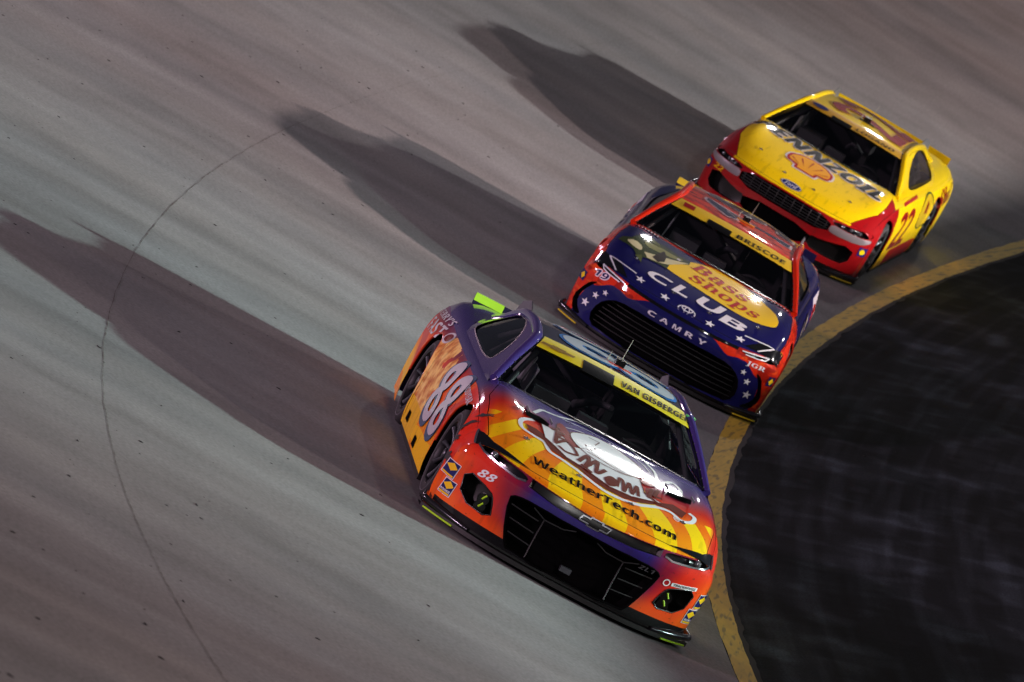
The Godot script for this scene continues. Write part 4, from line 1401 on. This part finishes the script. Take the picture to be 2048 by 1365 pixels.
func third_car() -> Node3D:
	var L := {}
	var yellow := rgb(252, 216, 10)
	var red := rgb(160, 14, 20)
	L.hood = poly([-.82, 1.03, -.40, 1.095, 0, 1.11, .40, 1.095, .82, 1.03, .86, 1.45, .85, 1.80, .78, 2.10, .70, 2.335, -.70, 2.335, -.78, 2.10, -.85, 1.80, -.86, 1.45])
	L.hood_lo = Vector2(-.9, 1.0); L.hood_hi = Vector2(.9, 2.34)
	L.hood_paint = printed(512, 400, L.hood_lo, L.hood_hi, func(_a: float, _b: float) -> Color: return yellow)
	L.fender = printed(360, 300, Vector2(-1, .9), Vector2(1, ZN), func(a: float, z: float) -> Color: return yellow if z < 1.10 else red)
	L.deck = paint(yellow)
	L.right = printed(700, 180, Vector2(-2.5, YB), Vector2(ZN, .95), third_side, .5)
	L.left = L.right
	L.right_lip = paint(red); L.left_lip = L.right_lip
	L.cabin = paint(yellow)
	L.rail = paint(yellow)
	L.roof = paint(yellow)
	L.fascia = printed(768, 240, Vector2(-1.0, YB), Vector2(1.0, .70), func(x: float, y: float) -> Color:
		if y > .618 - .01 * absf(x) and absf(x) < .72: return yellow
		if y < .13: return rgb(14, 14, 15)
		return red)
	L.spoiler = paint(yellow)
	L.tape = mat(rgb(200, 180, 40), .6)
	L.ws_top = .30
	var lamp := soft(poly([-.97, .565, -.93, .605, -.70, .600, -.58, .592, -.55, .560, -.70, .545, -.90, .540]), 1)
	var strip := soft(poly([-.975, .540, -.90, .538, -.70, .542, -.56, .556, -.545, .480, -.62, .462, -.87, .462, -.95, .490]), 1)
	var upper := soft(poly([-.55, .59, 0, .608, .55, .59, .545, .43, 0, .432, -.545, .43]), 1)
	var lower := soft(poly([-.42, .375, .42, .375, .40, .20, .0, .19, -.40, .20]), 1)
	var duct := soft(poly([-.87, .415, -.52, .345, -.40, .345, -.40, .225, -.66, .195, -.86, .205]), 1)
	var bars := []
	for k in 5: bars.append([Vector2(-.53, .455 + .03 * k), Vector2(.53, .455 + .03 * k)])
	for k in 11: bars.append([Vector2(-.50 + .1 * k, .445), Vector2(-.50 + .1 * k, .59)])
	L.openings = [
		{"outline": lamp, "name": "headlight", "depth": .03, "material": M.lamp_dark},
		{"outline": mirror(lamp), "name": "headlight", "depth": .03, "material": M.lamp_dark},
		{"outline": upper, "name": "upper_grille", "depth": .05, "material": M.black, "slats": bars, "slat_size": .006, "slat_material": M.slat, "slat_depth": .02},
		{"outline": lower, "name": "lower_grille", "depth": .12, "material": M.black},
		{"outline": duct, "name": "brake_duct", "depth": .08, "material": M.black_gloss},
		{"outline": mirror(duct), "name": "brake_duct", "depth": .08, "material": M.black_gloss}]
	var car := make_car("race_car_002", "yellow race car with red fenders and a shell emblem on its hood", L, CARS[2])
	var black := paint(rgb(16, 16, 18))
	var white := paint(rgb(230, 226, 224))
	var crimson := paint(rgb(176, 20, 26))
	var s := Soup.new()
	for k in 4:
		var d: Vector2 = [Vector2(1, 0), Vector2(-1, 0), Vector2(0, 1), Vector2(0, -1)][k]
		letters(s, f_top, UPV, "PENNZOIL", Vector2(-.01, 1.27) + d * Vector2(.022, .028), Vector2(1, .13), Vector2(0, -1), 1.60, .29, .003 + .0008 * k, true, true)
	part("hood_lettering_edge", s.mesh(), white, car)
	s = Soup.new()
	for k in 3: letters(s, f_top, UPV, "PENNZOIL", Vector2(-.01, 1.27) + Vector2(.009 * (k - 1), .006 * (k - 1)), Vector2(1, .13), Vector2(0, -1), 1.60, .29, .0065 + .0004 * k, true, true)
	part("hood_lettering_weight", s.mesh(), black, car)
	lettering("hood_lettering", black, car, f_top, UPV, "PENNZOIL", Vector2(-.01, 1.27), Vector2(1, .13), Vector2(0, -1), 1.60, .29, .0080, true, true)
	# shell emblem
	var em := Node3D.new()
	em.name = "hood_shell"
	car.add_child(em, true)
	var sh := PackedVector2Array()
	for i in 25:
		var a := lerpf(-2.05, 2.05, i / 24.0)
		var r := 1.0 + .035 * absf(sin(i * PI / 3.4))
		sh.append(Vector2(-.035 + .265 * sin(a) * r, 1.665 - .225 * cos(a) * r))
	sh.append(Vector2(.10, 1.80)); sh.append(Vector2(.09, 1.885)); sh.append(Vector2(-.16, 1.885)); sh.append(Vector2(-.17, 1.80))
	graphic("border", white, em, f_top, UPV, Geometry2D.offset_polygon(sh, .022), .003)
	graphic("red_edge", crimson, em, f_top, UPV, [sh], .0045)
	graphic("gold", paint(rgb(244, 170, 14)), em, f_top, UPV, Geometry2D.offset_polygon(sh, -.030), .006)
	var rib := []
	for k in 7:
		var a := lerpf(-1.25, 1.25, k / 6.0)
		var o := Vector2(-.035, 1.86)
		var dir := Vector2(sin(a), -cos(a))
		var n := Vector2(dir.y, -dir.x)
		rib.append(PackedVector2Array([o + dir * .10, o + dir * .33 * (1.0 - .12 * absf(a)) + n * .009, o + dir * .33 * (1.0 - .12 * absf(a)) - n * .009]))
	graphic("rib", crimson, em, f_top, UPV, rib, .0075)
	graphic("nose_badge", paint(rgb(24, 40, 110)), car, f_top, UPV, [ellipse(Vector2(-.035, 2.255), .125, .062)], .003, .04)
	ring_graphic("badge_ring", M.badge_white, car, f_top, UPV, ellipse(Vector2(-.035, 2.255), .115, .054), .006, .0045)
	lettering("badge_lettering", M.badge_white, car, f_top, UPV, "Ford", Vector2(-.035, 2.255), Vector2(1, 0), Vector2(0, -1), .14, .06, .006, true, true, 0.0, "Droid Serif")
	for sd in [-1.0, 1.0]:
		graphic("lamp_bar", M.silver, car, f_cap, FWD, [strip if sd < 0 else mirror(strip)], .006, .04)
		for k in 3: projector(car, Vector2(sd * (.66 + .09 * k), .575), .018)
		hood_pin(car, Vector2(sd * .55, 1.95))
		hood_pin(car, Vector2(sd * .18, 2.12))
		var c := Vector2(sd * .945, .40)
		graphic("sponsor_decal", paint(rgb(36, 34, 110)), car, f_cap, FWD, [poly([c.x - .04, c.y - .05, c.x + .03, c.y - .05, c.x + .03, c.y + .05, c.x - .04, c.y + .05])], .003, .02)
		graphic("sponsor_diamond", paint(yellow), car, f_cap, FWD, [ellipse(c + Vector2(-.005, 0), .022, .030)], .005, .02)
	lettering("nose_number", paint(rgb(240, 190, 20)), car, f_cap, FWD, "22", Vector2(-.80, .435), Vector2(1, 0), Vector2(0, 1), .12, .06, .012, true, true)
	# left side
	var LFT := Vector3(1, 0, 0)
	lettering("door_number", crimson, car, f_left, LFT, "22", Vector2(.30, .52), Vector2(-1, 0), Vector2(.2, 1), .80, .44, .005, true, true)
	graphic("side_stripe", crimson, car, f_left, LFT, [poly([.62, .80, -.15, .82, -.15, .845, .62, .83])], .004)
	ring_graphic("quarter_ring", paint(rgb(40, 90, 40)), car, f_left, LFT, ellipse(Vector2(-.80, .62), .34, .20), .016, .004)
	graphic("quarter_oval", paint(rgb(250, 210, 40)), car, f_left, LFT, [ellipse(Vector2(-.80, .62), .32, .185)], .003)
	graphic("quarter_mark", crimson, car, f_left, LFT, [poly([-.86, .70, -.80, .75, -.74, .70, -.72, .60, -.88, .60])], .005)
	lettering("quarter_lettering", crimson, car, f_left, LFT, "Shell", Vector2(-1.95, .70), Vector2(-1, 0), Vector2(0, 1), .90, .22, .005, true, true, 0.0, "Droid Serif")
	banner(car, .30, .465, rgb(196, 150, 30), "LOGANO", .46)
	graphic("banner_badge", paint(rgb(50, 56, 110)), car, f_glass, UPV, [ellipse(Vector2(-.44, .375), .10, .045)], .011)
	roof_number(car, "22", rgb(150, 20, 26), rgb(226, 180, 14))
	roof_kit(car, rgb(30, 30, 32))
	return car

# ---------------------------------------------------------------- the place
func ring_point(r: float, th: float, lift := 0.0) -> Vector3:
	var y := 0.0
	if r >= R0 - LINE_W: y = (r - R0) * tan(BANK)
	elif r >= 64.0: y = -LINE_W * tan(BANK) - (R0 - LINE_W - r) * tan(deg_to_rad(10.0))
	else: y = -LINE_W * tan(BANK) - (R0 - LINE_W - 64.0) * tan(deg_to_rad(10.0))
	var out := Vector3(-cos(th), 0, -sin(th))
	var b := BANK if r >= R0 - LINE_W else (deg_to_rad(10.0) if r >= 64.0 else 0.0)
	return out * r + Vector3.UP * y + (Vector3.UP * cos(b) - out * sin(b)) * lift

func ring_normal(r: float, th: float) -> Vector3:
	var out := Vector3(-cos(th), 0, -sin(th))
	var b := BANK if r >= R0 - LINE_W else (deg_to_rad(10.0) if r >= 64.0 else 0.0)
	return Vector3.UP * cos(b) - out * sin(b)

# a piece of ring between two radii; uv runs in metres (arc, radius)
func ring_sheet(r0: float, r1: float, t0: float, t1: float, nr: int, nt: int, lift: float, wave := 0.0) -> ArrayMesh:
	var s := Soup.new()
	var noise := FastNoiseLite.new()
	noise.seed = 5
	noise.frequency = 1.7
	var P := func(i: int, j: int) -> Array:
		var r := lerpf(r0, r1, float(i) / nr)
		var th := lerpf(t0, t1, float(j) / nt)
		if wave > 0.0 and (i == 0 or i == nr): r += wave * noise.get_noise_2d(th * R0, i * 31.0)
		return [ring_point(r, th, lift), ring_normal((r0 + r1) / 2, th), Vector2(th * R0, r - R0)]
	for j in nt:
		for i in nr:
			var a: Array = P.call(i, j)
			var b: Array = P.call(i + 1, j)
			var c: Array = P.call(i + 1, j + 1)
			var d: Array = P.call(i, j + 1)
			s.tri(a[0], b[0], c[0], a[1], b[1], c[1], a[2], b[2], c[2])
			s.tri(a[0], c[0], d[0], a[1], c[1], d[1], a[2], c[2], d[2])
	return s.mesh()

func noise_image(w: int, h: int, fn: Callable) -> ImageTexture:
	var im := Image.create(w, h, false, Image.FORMAT_RGB8)
	for j in h:
		for i in w: im.set_pixel(i, j, fn.call(i, j))
	return ImageTexture.create_from_image(im)

func grain(seed_: int, freq: float, lo: float, hi: float, oct := 4) -> NoiseTexture2D:
	var n := FastNoiseLite.new()
	n.seed = seed_
	n.noise_type = FastNoiseLite.TYPE_SIMPLEX_SMOOTH
	n.frequency = freq
	n.fractal_octaves = oct
	var t := NoiseTexture2D.new()
	t.width = 1024
	t.height = 1024
	t.seamless = true
	t.noise = n
	var g := Gradient.new()
	g.set_color(0, Color(lo, lo, lo))
	g.set_color(1, Color(hi, hi, hi))
	t.color_ramp = g
	return t

const ARC0 := -24.0
const ARC1 := 56.0

func ground() -> void:
	var t0 := -.95
	var t1 := 1.35
	# concrete: finishing streaks run up the bank, grain and stains on top
	var a := FastNoiseLite.new(); a.seed = 3; a.frequency = 1.0; a.fractal_octaves = 2
	var b := FastNoiseLite.new(); b.seed = 9; b.frequency = 1.0; b.fractal_octaves = 2
	var c := FastNoiseLite.new(); c.seed = 21; c.frequency = 1.0; c.fractal_octaves = 4
	var concrete := mat(Color.WHITE, .88)
	concrete.metallic_specular = .3
	concrete.albedo_texture = noise_image(2048, 160, func(i: int, j: int) -> Color:
		var u := lerpf(ARC0, ARC1, i / 2048.0)
		var v := j / 160.0 * 10.0
		var k := .590 + .055 * b.get_noise_2d(u * .9 + v * .16 + .25 * sin(v * .9), v * .13) + .012 * a.get_noise_2d(u * 2.6 + v * .3, v * .16 + 40.0) + .05 * b.get_noise_2d(u * .35, v * .3)
		k += .03 * c.get_noise_2d(u * 2.0, v * 2.0)
		var w := .018 * b.get_noise_2d(u * .5 + 90.0, v * .22)
		return Color(k * (1.0 + w), k, k * (1.0 - w * .6)))
	concrete.uv1_scale = Vector3(1.0 / (ARC1 - ARC0), .1, 1)
	concrete.uv1_offset = Vector3(-ARC0 / (ARC1 - ARC0), 0, 0)
	concrete.texture_repeat = true
	concrete.detail_enabled = true
	concrete.detail_blend_mode = BaseMaterial3D.BLEND_MODE_MUL
	concrete.detail_uv_layer = BaseMaterial3D.DETAIL_UV_2
	concrete.detail_albedo = grain(5, .035, .80, 1.0, 5)
	concrete.uv2_scale = Vector3(.7, .7, .7)
	var track := part("track", ring_sheet(R0, R0 + 14, t0, t1, 2, 260, 0.0), concrete, self)
	structure(track)
	# joints between the concrete slabs, filled with dark sealant
	var seal := mat(rgb(84, 80, 74), .9)
	part("slab_joint", joint(RC, -.35, .42, .0045), seal, track)
	for q in [[3.5, 3.0, 6.4, .004], [12.2, 4.4, 8.0, .004], [-8.0, 3.6, 6.5, .004], [7.9, 4.6, 7.0, .003]]:
		part("hairline_crack", crack(q[0], q[1], q[2], q[3]), seal, track)
	# yellow line
	var ym := mat(Color.WHITE, .75)
	ym.albedo_texture = noise_image(1024, 64, func(i: int, j: int) -> Color:
		var u := i / 1024.0 * 40.0
		var v := j / 64.0
		var k := .5 + .5 * a.get_noise_2d(u * 2.2, v * 1.6)
		var worn := sm(.62, .82, .5 + .5 * b.get_noise_2d(u * 3.0 + v * 2.0, v * 2.0))
		var scuff := sm(.66, .78, .5 + .5 * c.get_noise_2d(u * 4.0 + v * 5.0, v * 1.1))
		var col := rgb(230, 194, 64).lerp(rgb(208, 172, 58), k)
		return col.lerp(rgb(88, 78, 56), maxf(worn * .45, scuff * .35)))
	ym.uv1_scale = Vector3(1.0 / 40.0, 1.0 / LINE_W, 1)
	structure(part("yellow_line", ring_sheet(R0 - LINE_W, R0, t0, t1, 3, 1500, .005, .012), ym, self))
	structure(part("apron_seam", ring_sheet(R0 - LINE_W - .045, R0 - LINE_W + .012, t0, t1, 2, 1500, .003, .035), mat(rgb(24, 24, 24), .9), self))
	# apron: old asphalt with paler scuffed patches
	var am := mat(Color.WHITE, .92)
	am.metallic_specular = .15
	am.albedo_texture = noise_image(1600, 256, func(i: int, j: int) -> Color:
		var u := lerpf(ARC0, ARC1, i / 1600.0)
		var v := j / 256.0 * 9.0
		var k := .5 + .5 * b.get_noise_2d(u * .45, v * .7)
		var f := .5 + .5 * a.get_noise_2d(u * 1.3 + v * .8, v * 1.6)
		var e := .5 + .5 * c.get_noise_2d(u * 5.0 + v * 4.0, v * 1.2)
		var g := .125 + .07 * sm(.45, .72, .5 + .5 * a.get_noise_2d(u * .20 + 30.0, v * 4.5)) - .03 * sm(.55, .75, .5 + .5 * c.get_noise_2d(u * .3 + 60.0, v * 7.0)) + .15 * sm(.45, .75, k) * (.3 + .7 * f) + .06 * sm(.55, .75, f) + .04 * e * e
		return Color(g * .90, g, g * 1.10))
	am.uv1_scale = Vector3(1.0 / (ARC1 - ARC0), 1.0 / 9.0, 1)
	am.uv1_offset = Vector3(-ARC0 / (ARC1 - ARC0), 0, 0)
	am.detail_enabled = true
	am.detail_blend_mode = BaseMaterial3D.BLEND_MODE_MUL
	am.detail_uv_layer = BaseMaterial3D.DETAIL_UV_2
	am.detail_albedo = grain(8, .05, .62, 1.0, 5)
	am.uv2_scale = Vector3(.6, .6, .6)
	structure(part("apron", ring_sheet(64.0, R0 - LINE_W, t0, t1, 2, 260, 0.0), am, self))
	# flat infield and the low wall round it
	structure(part("infield_ground", ring_sheet(2.0, 64.0, t0, t1, 1, 120, 0.0), mat(rgb(70, 70, 70), .9), self))
	var s := Soup.new()
	for j in 120:
		var a0 := lerpf(t0, t1, j / 120.0)
		var a1 := lerpf(t0, t1, (j + 1) / 120.0)
		var floor_y := ring_point(62.0, 0).y
		for k in 1:
			var p0 := Vector3(-62.0 * cos(a0), floor_y, -62.0 * sin(a0))
			var p1 := Vector3(-62.0 * cos(a1), floor_y, -62.0 * sin(a1))
			var q0 := p0 * Vector3(61.75 / 62.0, 1, 61.75 / 62.0)
			var q1 := p1 * Vector3(61.75 / 62.0, 1, 61.75 / 62.0)
			var up := Vector3(0, WALL_TOP - floor_y, 0)
			s.quad(p0, p1, p1 + up, p0 + up, p0 - q0)
			s.quad(q0, q1, q1 + up, q0 + up, q0 - p0)
			s.quad(p0 + up, p1 + up, q1 + up, q0 + up, Vector3.UP)
	var wall := part("infield_wall", s.mesh(), mat(rgb(170, 170, 168), .8), self)
	tag(wall, "low pale concrete wall curving round the infield beside the apron", "wall")

const WALL_TOP := .285

func joint(r: float, t0: float, t1: float, w: float) -> ArrayMesh:
	var n := FastNoiseLite.new()
	n.seed = 17
	n.frequency = 2.0
	n.fractal_octaves = 4
	var s := Soup.new()
	var steps := 1400
	var last := []
	for i in steps + 1:
		var th := lerpf(t0, t1, float(i) / steps)
		var off := .010 * n.get_noise_1d(th * R0 * .6)
		var half := w * (.12 + 1.4 * absf(n.get_noise_1d(th * R0 * 2.0 + 300.0))) * lerpf(1.0, .35, sm(.08, .30, th))
		var now := [ring_point(r + off - half, th, .003), ring_point(r + off + half, th, .003), ring_normal(r, th)]
		if i > 0:
			s.tri(last[0], last[1], now[1], last[2], last[2], now[2])
			s.tri(last[0], now[1], now[0], last[2], now[2], now[2])
		last = now
	return s.mesh()

func crack(arc: float, r0: float, r1: float, w: float) -> ArrayMesh:
	var n := FastNoiseLite.new()
	n.seed = int(arc * 10.0) + 60
	n.frequency = 1.2
	var s := Soup.new()
	var last := []
	for i in 121:
		var r := R0 + lerpf(r0, r1, i / 120.0)
		var th := (arc + .05 * n.get_noise_1d(r * 2.0)) / R0
		var half := w * (.25 + absf(n.get_noise_1d(r * 9.0 + 50.0))) / R0
		var now := [ring_point(r, th - half, .003), ring_point(r, th + half, .003), ring_normal(r, th)]
		if i > 0:
			s.tri(last[0], last[1], now[1], last[2], last[2], now[2])
			s.tri(last[0], now[1], now[0], last[2], now[2], now[2])
		last = now
	return s.mesh()

# bits of torn tyre rubber thrown up the bank
func crumbs() -> void:
	var s := Soup.new()
	s.tube([Vector3(-.5, .12, 0), Vector3(-.2, .2, .10), Vector3(.15, .16, .12), Vector3(.5, .12, -.05)], [.06, .16, .15, .05], 5)
	var mm := MultiMesh.new()
	mm.transform_format = MultiMesh.TRANSFORM_3D
	mm.mesh = s.mesh()
	var count := 1250
	mm.instance_count = count
	for i in count:
		var arc := rng.randf_range(-14.0, 22.0)
		var up := R0 + (2.4 + 4.8 * pow(rng.randf(), .75)) if rng.randf() < .9 else R0 - rng.randf_range(.4, 3.6)
		var size := .005 + .036 * pow(rng.randf(), 4.5)
		var th := arc / R0
		var n := ring_normal(up, th)
		var turn := Basis(Vector3.UP, rng.randf() * TAU).scaled(Vector3(size, size * .6, size))
		var tilt := Basis(Quaternion(Vector3.UP, n))
		mm.set_instance_transform(i, Transform3D(tilt * turn, ring_point(up, th, 0.0)))
	var o := MultiMeshInstance3D.new()
	o.name = "rubber_crumbs"
	o.multimesh = mm
	o.material_override = mat(rgb(26, 25, 25), .85)
	add_child(o)
	o.set_meta("kind", "stuff")
	tag(o, "small black crumbs of tyre rubber strewn over the grey track", "rubber crumbs")

# a low floodlight standing on the infield
func flood(at: Vector3, c: Color, power: float, place: String) -> void:
	var o := Node3D.new()
	o.name = "floodlight" if not has_node("floodlight") else "floodlight_%03d" % lamps
	lamps += 1
	add_child(o)
	o.position = at
	var aim := Vector3.ZERO
	aim = (Vector3(-74.2, .7, at.z * 1.25) - at).normalized()
	o.basis = Basis.looking_at(aim, Vector3.UP)
	tag(o, "low box floodlight on the infield, " + place, "floodlight", "low floodlights inside the turn")
	var s := Soup.new()
	s.box(Vector3(-.45, -.32, .02), Vector3(.45, .32, .30))
	part("housing", s.mesh(), M.black, o)
	s = Soup.new()
	s.box(Vector3(-.40, -.27, -.01), Vector3(.40, .27, .015))
	var glow := mat(Color.WHITE, .4)
	glow.emission_enabled = true
	glow.emission = c
	glow.emission_energy_multiplier = 12.0
	part("lamp_face", s.mesh(), glow, o)
	s = Soup.new()
	var drop := (ring_point(50.0, 0).y - at.y)
	s.box(Vector3(-.3, drop, .1), Vector3(-.22, -.2, .2))
	s.box(Vector3(.22, drop, .1), Vector3(.3, -.2, .2))
	part("stand", s.mesh(), M.rim_dark, o)
	var l := SpotLight3D.new()
	l.name = "light"
	l.position = Vector3(0, 0, -.06)
	l.light_color = c
	l.light_energy = power
	l.light_size = .30
	l.spot_angle = 24.0
	l.spot_angle_attenuation = 1.0
	l.spot_range = 160.0
	l.spot_attenuation = 2.0
	l.shadow_enabled = true
	o.add_child(l)

var lamps := 0
var banks := 0

# a frame of lamps on a tall mast above the grandstand
func bank_of_lamps(at: Vector3, aim: Vector3, c: Color, power: float, place: String, wide: int) -> void:
	var o := Node3D.new()
	o.name = "light_tower" if banks == 0 else "light_tower_%03d" % banks
	banks += 1
	add_child(o)
	o.position = at
	o.basis = Basis.looking_at((aim - at).normalized(), Vector3.UP)
	tag(o, "tall mast carrying rows of lamps " + place, "light tower", "light towers round the speedway")
	var s := Soup.new()
	var half := .62 * wide / 2.0
	var rows := 2 if wide < 8 else 4
	s.box(Vector3(-half - .1, -.3 * rows - .05, .25), Vector3(half + .1, .3 * rows + .05, .45))
	part("frame", s.mesh(), M.rim_dark, o)
	s = Soup.new()
	s.tube([o.basis.inverse() * Vector3(0, -at.y, 0) + Vector3(0, 0, .5), Vector3(0, 0, .5)], [.5, .3], 10)
	part("mast", s.mesh(), M.rim_dark, o)
	var glow := mat(Color.WHITE, .4)
	glow.emission_enabled = true
	glow.emission = c
	glow.emission_energy_multiplier = power * (.10 if wide < 8 else .03)
	var disc := Soup.new()
	for k in 16:
		var a0 := TAU * k / 16.0
		var a1 := TAU * (k + 1) / 16.0
		disc.flat(Vector3.ZERO, Vector3(.27 * cos(a0), .27 * sin(a0), 0), Vector3(.27 * cos(a1), .27 * sin(a1), 0), Vector3(0, 0, -1))
	var dm := disc.mesh()
	for i in wide:
		for j in rows:
			var p := part("lamp", dm, glow, o)
			p.position = Vector3(.62 * (i - (wide - 1) / 2.0), .6 * (j - (rows - 1) / 2.0), .22)
	var l := SpotLight3D.new()
	l.name = "light"
	l.light_color = c
	l.light_energy = power
	l.light_size = half * .9
	l.spot_angle = rad_to_deg(atan(19.0 / at.distance_to(aim)))
	l.spot_angle_attenuation = 1.0
	l.spot_range = 300.0
	l.spot_attenuation = 2.0
	l.shadow_enabled = true
	l.position = Vector3(0, 0, -.10 - half * .9)
	o.add_child(l)
